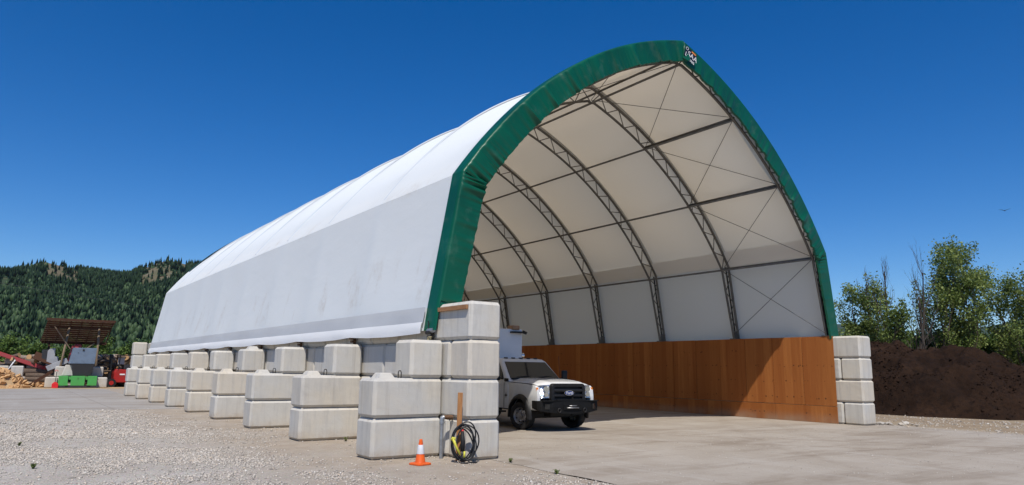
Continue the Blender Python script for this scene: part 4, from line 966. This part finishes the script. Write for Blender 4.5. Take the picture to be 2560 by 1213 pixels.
tree('poplar_tree', 'tallest leafy poplar standing beside the bare dead tree', gp(2358, 46), 10.6, 1.12, 23, 18500, 0.135, 0, low=.06, stems=3, upright=.7, group=GT)
tree('poplar_tree', 'leafy poplar behind the darker soil heap', gp(2535, 45), 9.7, 1.15, 31, 15500, 0.135, 0, low=.06, stems=3, group=GT)
tree('poplar_tree', 'leafy poplar at the far right end of the row', gp(2680, 46), 9.5, 1.0, 37, 7000, 0.17, 0, low=.15, group=GT)
tree('dead_tree', 'bare dead tree with thin branches between two leafy poplars', gp(2262, 44), 10.2, 0.9, 44, 0, stems=3, low=.22, upright=.85, bark='dead_bark')
tree('dead_tree', 'thin dead stem with bare twigs rising out of a leafy poplar', gp(2185, 46), 9.3, 0.6, 47, 0, stems=2, low=.5, upright=1.1, bark='dead_bark')
GB = 'bushes behind the soil heap'
for k, (u, dp, h, sp_) in enumerate([(2105, 50, 5.4, 1.6), (2205, 48, 4.7, 1.7), (2300, 50, 5.2, 1.8), (2390, 50, 5.6, 1.8), (2455, 49, 4.8, 1.8), (2520, 50, 5.4, 1.8), (2610, 50, 5.8, 1.8)]):
    tree('leafy_bush', 'dense dark green bush in the thicket behind the soil heap', gp(u, dp), h, sp_, 60+k, 8000, 0.18, 0, 'leaf_bush', 3, .05, .45, GB)
# bushes behind the firewood yard
GY = 'bushes behind the firewood yard'
for k, (x, y, h) in enumerate([(-9.5, 66, 4.2), (-6.8, 64, 4.3), (-4.6, 68, 3.9), (-2.2, 66, 4.2), (0.4, 68, 4.6), (3.2, 66, 4.0), (6.5, 70, 4.6)]):
    tree('leafy_bush', 'light green bush growing behind the firewood yard', (x, y, 0), h, 1.6, 80+k, 3800, 0.2, 0, 'leaf_bush', 3, .05, .5, GY)

# ------------------------------------------------------------------ wooded hill and far hills
def hill_z(x, y):
    d = y
    t_ = min(1, max(0, (d-560)/600)); 
    # ridge height by direction, measured from the skyline
    az = math.degrees(math.atan2(x+7.3, y+11.5))
    knots = [(-30, 110), (-8, 118), (-0.5, 127), (1.8, 141), (4.0, 132), (6.9, 131), (8.2, 149), (9.4, 161), (11.1, 155), (13.5, 158), (17, 150), (30, 140)]
    for (a0, h0), (a1, h1) in zip(knots[:-1], knots[1:]):
        if a0 <= az <= a1: hh = h0+(h1-h0)*(az-a0)/(a1-a0); break
    else: hh = knots[0][1] if az < -30 else knots[-1][1]
    z = hh*(t_**0.92)
    z += 10*mnoise.fractal(Vector((x*0.006, y*0.006, 1)), 1.0, 2.0, 4)*min(1, t_*3)*(1-t_)*2
    z += 2.2*mnoise.noise(Vector((x*0.03, y*0.03, 5)))*min(1, t_*3)
    if d > 1160: z -= (d-1160)*0.12
    return z-1.0
mb = MB(); rows = []
for j in range(61):
    y = 540+14.0*j; rows.append([(x, y, hill_z(x, y)) for x in np.linspace(-420, 620, 105)])
mb.grid(rows); mb.build('hill', M['hill'], kind='structure', smooth=True, fix=False)
def conifers(n, seed):
    g = np.random.default_rng(seed); V = []; T = []; ti = []; b = 0; n_ok = 0
    ring = 5; ang = np.arange(ring)*2*np.pi/ring
    xs = g.uniform(-240, 420, n); ys = 560+(g.random(n)**0.8)*620
    for x, y in zip(xs, ys):
        if x < -60+(-0.05)*(y-560)-60 or x > 0.30*y: continue
        z = hill_z(x, y); bald = mnoise.noise(Vector((x*0.012, y*0.010, 2)))+0.5*mnoise.noise(Vector((x*0.04, y*0.04, 6)))
        az = math.degrees(math.atan2(x+7.3, y+11.5)); top = z/ max(1, hill_z(x, 1158))
        if ((top > 0.70 and (az < 3.8 or 7.7 < az < 10.6) and bald > -0.38) or (0.62 < top < .74 and bald > 0.22)) and g.random() > .05: continue
        if top > 0.7 and bald > 0.42: continue
        n_ok += 1; h = g.uniform(6, 13)*(0.85 if top > .85 else 1)
        low_ = mnoise.fractal(Vector((x*0.014, y*0.012, 9)), 1.0, 2.0, 3); dec = g.random() < 0.62*(1-min(1, top*1.25))+0.35*max(0, low_)
        tint = 0.26+0.22*low_+g.normal(0, .07)+(0.24 if dec else 0)
        tint = min(1, max(0, tint))
        if dec: h *= 0.75; lv = [(0.10, .05), (.30, .35), (.24, .75), (.03, .98)]
        else: lv = [(0.22, .06), (.10, .42), (.155, .40), (0.0, 1.03)]
        k = len(lv); ph = g.uniform(0, 6.28); cs = np.cos(ang+ph); sn = np.sin(ang+ph)
        for r, zz in lv:
            jr = r*h*(1+g.uniform(-.45, .45, ring)); V.append(np.stack([x+cs*jr, y+sn*jr, z+zz*h+g.uniform(-.02, .02, ring)*h-0.5], 1))
        for i in range(k-1):
            for q in range(ring): T.append((b+i*ring+q, b+i*ring+(q+1) % ring, b+(i+1)*ring+(q+1) % ring, b+(i+1)*ring+q))
        ti += [tint+g.normal(0, .06) for _ in range(k*ring)]; b += k*ring
    fast_mesh_obj('forest', np.concatenate(V), np.array(T), M['conifer'], ti, kind='stuff')
conifers(46000, 5)
# far blue hills to the right
mb = MB(); rows = []
for j, (d, f) in enumerate([(3300, 0), (3800, .55), (4300, .9), (4600, 1.0), (5200, .7)]):
    row = []
    for k in range(60):
        az = R(36+1.2*k); hgt = 300*(0.85+0.25*mnoise.noise(Vector((k*.22, 1, 2)))+0.08*mnoise.noise(Vector((k*.9, 4, 2)))); row.append((CAM.x+d*math.sin(az), CAM.y+d*math.cos(az), f*hgt-2))
    rows.append(row)
mb.grid(rows); mb.build('hills', M['far_hill'], kind='structure', smooth=True, fix=False)
# overhead wire and bird
mb = MB(); pts = []
for k in range(41):
    q = k/40; pts.append((-16+62*q, 92+6*q, 12.2-4.2*q-1.2*4*q*(1-q)))
mb.tube(pts, 0.016, 5); mb.build('overhead_wire', M['steel'], smooth=True, label='thin overhead wire sagging in front of the wooded hill', cat='wire')
bd = thing('bird', 'small dark bird gliding in the blue sky', 'bird', gp(2512, 60)[:2]+(0,), 0.4)
pb = CAM+(R2*((2512-1280)/1764.84)-U2*((527-606.5)/1764.84)+F_)*60; bd.location = pb
mb = MB(); mb.tube([(-.17, 0, 0), (-.10, 0, 0), (0, 0, 0.01), (.12, 0, 0.01), (.17, 0, .02), (.20, 0, .015)], [0.012, 0.035, 0.045, 0.035, 0.025, 0.005], 8); mb.build('body', M['bird'], bd, smooth=True)
for sx in (-1, 1):
    mb = MB(); mb.loft([[(.07, sx*.02, .02), (-.07, sx*.02, .015), (-.07, sx*.02, .005), (.07, sx*.02, .005)], [(.09, sx*.2, .10), (-.05, sx*.2, .10), (-.05, sx*.2, .092), (.09, sx*.2, .092)], [(-.02, sx*.42, .13), (-.06, sx*.42, .13), (-.06, sx*.42, .126), (-.02, sx*.42, .126)]]); mb.build('wing', M['bird'], bd)
mb = MB(); mb.loft([[(-.14, -.02, .005), (-.14, .02, .005), (-.14, .02, -.005), (-.14, -.02, -.005)], [(-.25, -.05, .003), (-.25, .05, .003), (-.25, .05, -.003), (-.25, -.05, -.003)]]); mb.build('tail', M['bird'], bd)

# ------------------------------------------------------------------ firewood yard on the left
YD = 48.0
def yx(u, y=YD): return -3.72+(u-145)*0.0255*(y+11.5)/59.3-(y-YD)*0.0
# green steel skid
gs = thing('green_steel_skid', 'bright green steel frame skid standing under the dark tub', 'machine frame', (-2.58, 48.2, 0))
mb = MB(); mb.box((0, 0, 0.10), (2.36, 1.1, 0.16)); mb.build('base_beam', M['charcoal'], gs)
for x0, x1 in ((-1.17, -0.60), (-0.42, 0.42), (0.60, 1.17)):
    mb = MB(); mb.box(((x0+x1)/2, -0.52, 0.51), (x1-x0, 0.06, 0.66)); mb.box(((x0+x1)/2, 0.0, 0.83), (x1-x0, 1.0, 0.03)); mb.build('green_panel', M['lime'], gs, bev=0.01)
for x in (-0.51, 0.51):
    mb = MB(); mb.box((x, -0.42, 0.70), (0.2, 0.05, 0.22)); mb.build('green_strut', M['lime'], gs)
    mb = MB(); mb.box((x+(-.16 if x > 0 else .16)*-1, -0.58, 0.24), (0.2, 0.06, 0.09)); mb.build('foot_lug', M['lime'], gs)
mb = MB(); mb.box((0, -0.556, 0.66), (0.03, 0.012, 0.14)); mb.build('slot', M['charcoal'], gs)
tb = MB(); tb.loft([[(-.55, -.4, .86), (.55, -.4, .86), (.55, .4, .86), (-.55, .4, .86)], [(-.70, -.5, 1.62), (.70, -.5, 1.62), (.70, .5, 1.62), (-.70, .5, 1.62)], [(-.72, -.52, 1.68), (.72, -.52, 1.68), (.72, .52, 1.68), (-.72, .52, 1.68)]]); tb.build('tub', M['charcoal'], bev=0.02, label='charcoal tapered tub between green skid and blue steel hopper', cat='tub', loc=(-2.36, 48.25, 0))
hp = thing('steel_hopper', 'blue grey steel hopper box on top of the charcoal tub', 'hopper', (-2.40, 48.3, 1.70), R(2))
mb = MB(); mb.loft([[(-.80, -.48, 0), (.74, -.48, 0), (.74, .5, 0), (-.80, .5, 0)], [(-.62, -.5, 1.12), (.78, -.5, 1.12), (.78, .5, 1.12), (-.62, .5, 1.12)]]); mb.build('box', M['blue_steel'], hp, bev=0.015)
mb = MB(); mb.tube([(-0.05, -.50, .96), (-0.05, -.53, .96)], 0.07, 10); mb.tube([(-0.36, -.49, .76), (-0.36, -.515, .76)], 0.03, 8); mb.build('port', M['charcoal'], hp)
# open shed
sd2 = thing('lean_to_shed', 'open timber lean-to roof of dark slats over the firewood machine', 'shed', (-2.6, 50.5, 0))
def zr(y): return 4.72+(-1.7-y)*(-1)*(-0.36) if False else 4.72-0.40*(y+1.7)
mb = MB()
for k in range(12):
    y = -1.7+3.6*k/11; m_ = MB(); m_.box((-0.02-0.09*k*0.3, y, zr(y)+0.07), (4.25-0.02*k, 0.26, 0.025), rot=(math.atan(-0.40), 0, 0)); m_.build('roof_slat', M['dark_wood'], sd2)
for y in (-1.86, 2.02):
    m_ = MB(); m_.box((-0.1, y, zr(y)+0.02), (4.3, 0.03, 0.17)); m_.build('fascia_board', M['dark_wood'], sd2)
for k in range(7):
    x = -2.0+4.0*k/6; m_ = MB(); m_.box((x-0.05, 0.1, zr(0.1)-0.01), (0.05, 3.95, 0.12), rot=(math.atan(-0.40), 0, 0)); m_.build('rafter', M['dark_wood'], sd2)
for y, mname in ((-0.9, 'post_wood'), (1.5, 'dark_wood')):
    m_ = MB(); m_.box((0, y, zr(y)-0.14), (3.9, 0.06, 0.14)); m_.build('beam', M['dark_wood'], sd2)
for (x0, y, x1, mname) in ((-1.15, -0.95, -0.75, 'post_wood'), (1.25, -0.95, 1.15, 'post_wood'), (-1.75, 1.5, -1.75, 'dark_wood'), (0.3, 1.5, 0.3, 'dark_wood')):
    m_ = MB(); m_.tube([(x0, y, 0), (x1, y, zr(y)-0.08)], 0.075, 8); m_.build('post', M[mname], sd2, smooth=True)
for a, b in (((-1.7, -1.25, 4.35), (-0.55, -0.98, 2.75)), ((0.95, -0.98, 3.2), (0.1, -0.9, 2.55))):
    m_ = MB(); m_.box(tuple((Vector(a)+Vector(b))/2), (0.08, 0.06, (Vector(a)-Vector(b)).length), rot=(Vector(a)-Vector(b)).to_track_quat('Z', 'Y').to_matrix()); m_.build('brace', M['post_wood'], sd2)
# firewood machine
fm = thing('firewood_processor', 'red and grey firewood processing machine under the lean-to roof', 'machine', (-3.2, 51.0, 0))
mb = MB(); mb.box((0.35, 0, 2.35), (0.42, 0.6, 1.35), rot=(0, R(10), 0)); mb.box((0.62, 0, 2.75), (0.4, 0.5, 0.75)); mb.build('red_splitter_head', M['red_pale'], fm, bev=0.02)
mb = MB(); mb.prism([(-1.25, 1.55), (-0.35, 1.55), (-0.35, 1.85), (-0.55, 1.85), (-0.55, 2.2), (-0.78, 2.2), (-0.78, 2.8), (-1.1, 2.75), (-1.25, 2.6)], 'y', -0.4, 0.35); mb.build('grey_housing', M['grey_machine'], fm, bev=0.01)
mb = MB(); mb.box((-1.35, 0, 2.2), (0.45, 0.7, 0.95)); mb.box((-0.2, 0.4, 1.6), (2.6, 0.4, 0.5)); mb.box((-0.1, .3, 0.8), (2.4, 0.3, 0.9)); mb.build('engine_block', M['charcoal'], fm, bev=0.02)
mb = MB(); mb.box((-0.62, -1.1, 1.62), (1.35, 0.5, 0.36), rot=(0, R(-28), 0)); mb.build('discharge_chute', M['grey_machine'], fm, bev=0.01)
mb = MB(); mb.box((0.15, -0.9, 1.75), (0.9, 0.1, 0.12), rot=(0, R(-40), 0)); mb.build('chute_prop', M['post_wood'], fm)
# conveyor
cv = thing('conveyor', 'long faded red conveyor trough rising over the log pile', 'conveyor', (-4.6, 51.4, 1.45), R(3))
for yy, hh in ((-0.3, 0.26), (0.3, 0.30)):
    mb = MB(); mb.box((-2.3, yy, 0.75), (5.2, 0.05, hh), rot=(0, R(20), 0)); mb.build('side_rail', M['red_pale'], cv)
mb = MB(); mb.box((-2.3, 0, 0.70), (5.2, 0.6, 0.04), rot=(0, R(20), 0)); mb.build('trough_floor', M['red'], cv)
mb = MB(); mb.prism([(-0.2, -0.15), (1.0, -0.35), (1.1, 0.1), (0.3, 0.25)], 'y', -0.4, 0.4); mb.build('hopper_end', M['red'], cv)
mb = MB(); mb.tube([(-1.75, -0.35, 0.45), (-2.15, -0.5, -0.35)], 0.05, 8); mb.build('support_leg', M['white_text'], cv, smooth=True)
lb = MB(); lb.box((0, 0, 0), (1.25, 0.05, 0.62), rot=(R(-30), R(22), 0)); lb.build('brown_board', M['dark_wood'], label='weathered brown board leaning over the log pile', cat='board', loc=(-4.65, 50.7, 2.05))
db = MB(); db.box((0, 0, 0), (1.75, 0.16, 0.20), rot=(0, R(-38), 0)); db.build('timber_beam', M['dark_wood'], label='dark timber beam propped at a slant against the log pile', cat='beam', loc=(-4.75, 49.3, 0.62))
# loose concrete blocks in the yard
for (x, y, z, me, rz, lab) in [(-6.0, 50.0, 0, HALFK[0], 0, 'concrete block on the ground beside the firewood heap'), (-6.15, 50.0, 0.75, HALF[0], 0.03, 'concrete block stacked on another beside the firewood heap'), (-7.0, 51.5, 0.75, HALF[1], 0, 'concrete block behind the firewood heap under the conveyor'), (-7.0, 51.5, 0, HALF[2], 0, 'concrete block half buried behind the firewood heap'),
        (-4.12, 48.6, 0, HALF[1], 0, 'concrete block standing beside the red shovel'), (-3.85, 49.7, 0.0, FULL[0], 1.5, 'long concrete block behind the shed post'), (-3.55, 49.6, 0.75, HALF[2], 0.0, 'concrete block stacked behind the shed post'), (-1.05, 48.7, 0, HALF[0], 0.05, 'concrete block beside the green skid near the logs'), (-1.25, 49.5, 0.0, HALF[2], 0.02, 'concrete block behind the hopper, below another block'), (-1.28, 49.5, 0.75, HALF[1], 0.02, 'concrete block on top of another behind the hopper')]:
    obj('concrete_block', me, loc=(x, y, z), rot=(0, 0, rz), label=lab, cat='concrete block', group='loose concrete blocks in the yard')
cr = MB(); cr.loft([[(-.42, -.3, .0), (.42, -.3, .0), (.42, .3, 0), (-.42, .3, 0)], [(-.22, -.3, .75), (.22, -.3, .75), (.22, .3, .75), (-.22, .3, .75)]]); cr.build('concrete_wedge', M['concrete'], bev=0.03, label='pale tapered concrete piece standing left of the charcoal tub', cat='concrete piece', loc=(-3.15, 48.35, 0.86))
# shovel
sv = thing('shovel', 'red snow shovel leaning upright beside the green skid', 'shovel', (-3.92, 47.55, 0), 0)
mb = MB(); mb.loft([[(-.19, .0, .02), (.19, .0, .02), (.19, .03, .02), (-.19, .03, .02)], [(-.19, .06, .30), (.19, .06, .30), (.19, .09, .30), (-.19, .09, .30)], [(-.06, .10, .43), (.06, .10, .43), (.06, .13, .43), (-.06, .13, .43)]]); mb.build('blade', M['red_plastic'], sv, bev=0.006)
mb = MB(); mb.tube([(0, .11, .40), (0.03, .24, 1.12)], 0.02, 6); mb.build('handle', M['dark_steel'], sv, smooth=True)
mb = MB(); mb.tube([(-.06, .24, 1.12), (-.05, .26, 1.22), (.0, .27, 1.25), (.08, .26, 1.22), (.10, .24, 1.12)], 0.018, 6); mb.build('grip', M['red_plastic'], sv, smooth=True)
# logs
def log_mesh(L, r, seed, bark):
    g = random.Random(seed); mb = MB(); n = 10; rows = []
    ks = 5
    for j in range(ks+1):
        x = -L/2+L*j/ks; rows.append([(x, r*(1+.08*math.sin(2*6.28*k/n+seed+j*.4))*math.cos(6.2832*k/n)+0.02*math.sin(j+seed), r*(1+.06*math.cos(3*6.28*k/n+seed))*math.sin(6.2832*k/n)) for k in range(n)])
    mb.loft(rows, True, False); mb.add(rows[0], [tuple(range(n))], 1); mb.add(rows[-1], [tuple(reversed(range(n)))], 1)
    return mb.mesh('log', [M[bark], M['cut']], smooth=50)
LG = [log_mesh(2.3, 0.20, 1, 'bark'), log_mesh(2.0, 0.16, 2, 'birch'), log_mesh(2.5, 0.24, 3, 'bark'), log_mesh(1.7, 0.13, 4, 'birch'), log_mesh(2.2, 0.18, 5, 'bark')]
SG = [log_mesh(0.9, 0.15, 11, 'bark'), log_mesh(0.8, 0.19, 12, 'birch'), log_mesh(1.0, 0.12, 13, 'bark'), log_mesh(0.7, 0.22, 14, 'bark')]
g = random.Random(21)
for row in range(6):
    for k in range(4 if row < 4 else 3):
        obj('log', g.choice(LG), loc=(-4.75+g.uniform(-.25, .25), 51.0+k*0.42+g.uniform(-.05, .05)+row*0.08, 0.2+row*0.31), rot=(g.uniform(0, 6), g.uniform(-.05, .05), g.uniform(-.08, .08)), label='long log lying lengthwise in the pile under the conveyor', cat='log', group='logs piled under the conveyor')
for k in range(26):
    obj('log', SG[1] if g.random() < .5 else g.choice(SG), loc=(-6.9+2.9*g.random(), 51.2+1.3*g.random(), 1.75+0.45*g.random()), rot=(g.uniform(0, 6), g.uniform(-.3, .3), g.uniform(-1.2, 1.2)), label='short log tumbled on top of the conveyor log pile', cat='log', group='short logs on the conveyor pile')
for k in range(30):
    obj('log', g.choice(SG), loc=(-7.3+2.6*g.random(), 51.9+1.0*g.random(), 0.25+1.5*g.random()), rot=(g.uniform(0, 6), g.uniform(-.3, .3), g.uniform(-.7, .7)), label='short log tumbled in the side of the conveyor log pile', cat='log', group='short logs beside the conveyor pile')
for row in range(8):
    for k in range(11-(row//2)):
        obj('log', g.choice(SG), loc=(-1.5+row*0.10+k*0.36+g.uniform(-.08, .08), 51.7+g.uniform(-.35, .35)+row*0.05, 0.2+row*0.29+g.uniform(-.04, .04)), rot=(g.uniform(0, 6), g.uniform(-.25, .25), g.uniform(0.9, 2.2) if g.random() < .65 else g.uniform(-.6, .6)), label='short cut log in the stack beside the red forklift', cat='log', group='logs stacked by the forklift')
# firewood heap
rows = []
for j in range(25):
    rows.append([(-10.5+5.2*i/24, 48.2+3.2*j/24, 1.35*max(0, 1-(((i-11)/12.5)**2+((j-12)/12.5)**2))**0.8-0.02+0.08*mnoise.noise(Vector((i*.5, j*.5, 3)))) for i in range(25)])
mb = MB(); mb.grid(rows); mb.build('wood_chip_heap', M['sawdust'], smooth=True, fix=False, label='tan heap of wood chips under the split firewood', cat='heap')
def split_mesh(seed):
    g = random.Random(seed); mb = MB(); L = g.uniform(.38, .5); r = g.uniform(.10, .16)
    tri_ = [(r*g.uniform(.7, 1), -r*.5), (-r*g.uniform(.7, 1), -r*.5), (g.uniform(-.05, .05), r*g.uniform(.6, 1.1))]
    mb.loft([[(-L/2, a, b) for a, b in tri_], [(L/2, a*g.uniform(.85, 1.1), b) for a, b in tri_]]); return mb.mesh('firewood', M['firewood'], bev=0.008)
SP = [split_mesh(s) for s in range(6)]
for k in range(170):
    i, j = g.uniform(2, 23), g.uniform(-2, 14); zz = 1.35*max(0, 1-(((i-11)/12.5)**2+((j-12)/12.5)**2))**0.8
    if j < 0 and g.random() < .5: continue
    obj('split_log', g.choice(SP), loc=(-10.5+5.2*i/24, 48.2+3.2*j/24, zz+0.06+0.05*g.random()), rot=(g.uniform(0, 6), g.uniform(-.5, .5), g.uniform(0, 6)), label='pale split firewood log tossed on the tan heap', cat='firewood', group='split firewood on the heap')
for k in range(34):
    obj('split_log', g.choice(SP), loc=(-6.0+2.3*g.random(), 49.0+1.3*g.random(), 0.07+0.25*g.random()**2), rot=(g.uniform(0, 6), g.uniform(-.4, .4), g.uniform(0, 6)), label='pale split log lying on the ground before the long logs', cat='firewood', group='split firewood on the ground')
# forklift
fk = thing('forklift', 'red and black forklift beside stacked logs behind the buttresses', 'forklift', (0.45, 50.4, 0), R(4))
mb = MB(); mb.prism([(-0.55, 0.35), (0.95, 0.35), (1.0, 0.9), (0.85, 1.25), (-0.45, 1.35), (-0.6, 1.1)], 'y', -0.55, 0.55); mb.build('body', M['red'], fk, bev=0.04)
mb = MB(); mb.box((-0.05, -0.56, 0.95), (0.35, 0.02, 0.10)); mb.build('decal', M['white_text'], fk)
for sy in (-1, 1):
    for sx in (-0.35, 0.75):
        mb = MB(); mb.tube([(sx, sy*0.52, 1.25), (sx+(0.05 if sx < 0 else -.05), sy*0.5, 2.35)], 0.04, 6); mb.build('guard_post', M['truck_black'], fk)
    mb = MB(); mb.box((-0.82, sy*0.3, 1.3), (0.10, 0.08, 2.2)); mb.build('mast_rail', M['truck_black'], fk)
    mb = MB(); mb.box((-1.55, sy*0.3, 1.22), (1.5, 0.10, 0.05)); mb.build('fork', M['post_wood'], fk)
    for sx, rr_ in ((-0.75, 0.32), (0.7, 0.26)):
        mb = MB(); mb.tube([(sx, sy*0.45, rr_), (sx, sy*0.68, rr_)], rr_, 18); wh = mb.build('wheel', M['rubber'], fk, smooth=50)
        mb = MB(); mb.tube([(sx, sy*0.60, rr_), (sx, sy*0.70, rr_)], rr_*0.5, 12); mb.build('rim', M['red'], wh, smooth=50)
mb = MB(); mb.box((0.2, 0, 2.38), (1.35, 1.15, 0.05)); mb.build('overhead_guard', M['truck_black'], fk)
mb = MB(); mb.box((0.35, 0, 1.50), (0.55, 0.6, 0.35)); mb.box((0.62, 0, 1.80), (0.12, 0.55, 0.5)); mb.build('seat', M['charcoal'], fk, bev=0.03)
mb = MB(); mb.box((-0.15, -0.2, 1.95), (0.45, 0.03, 0.5)); mb.build('screen', M['grey_machine'], fk)
# ------------------------------------------------------------------ haze
HZ = 2.6e-5
mb = MB(); mb.box((1500, 2500, 260), (9000, 9000, 522)); 
t = bpy.data.materials.new('air'); t.use_nodes = True; t.node_tree.nodes.clear()
vo = t.node_tree.nodes.new('ShaderNodeVolumePrincipled'); vo.inputs['Color'].default_value = (0.72, 0.83, 1.0, 1); vo.inputs['Density'].default_value = HZ; vo.inputs['Anisotropy'].default_value = 0.2
oo = t.node_tree.nodes.new('ShaderNodeOutputMaterial'); t.node_tree.links.new(vo.outputs[0], oo.inputs['Volume'])
if HZ: mb.build('haze', t, kind='stuff')
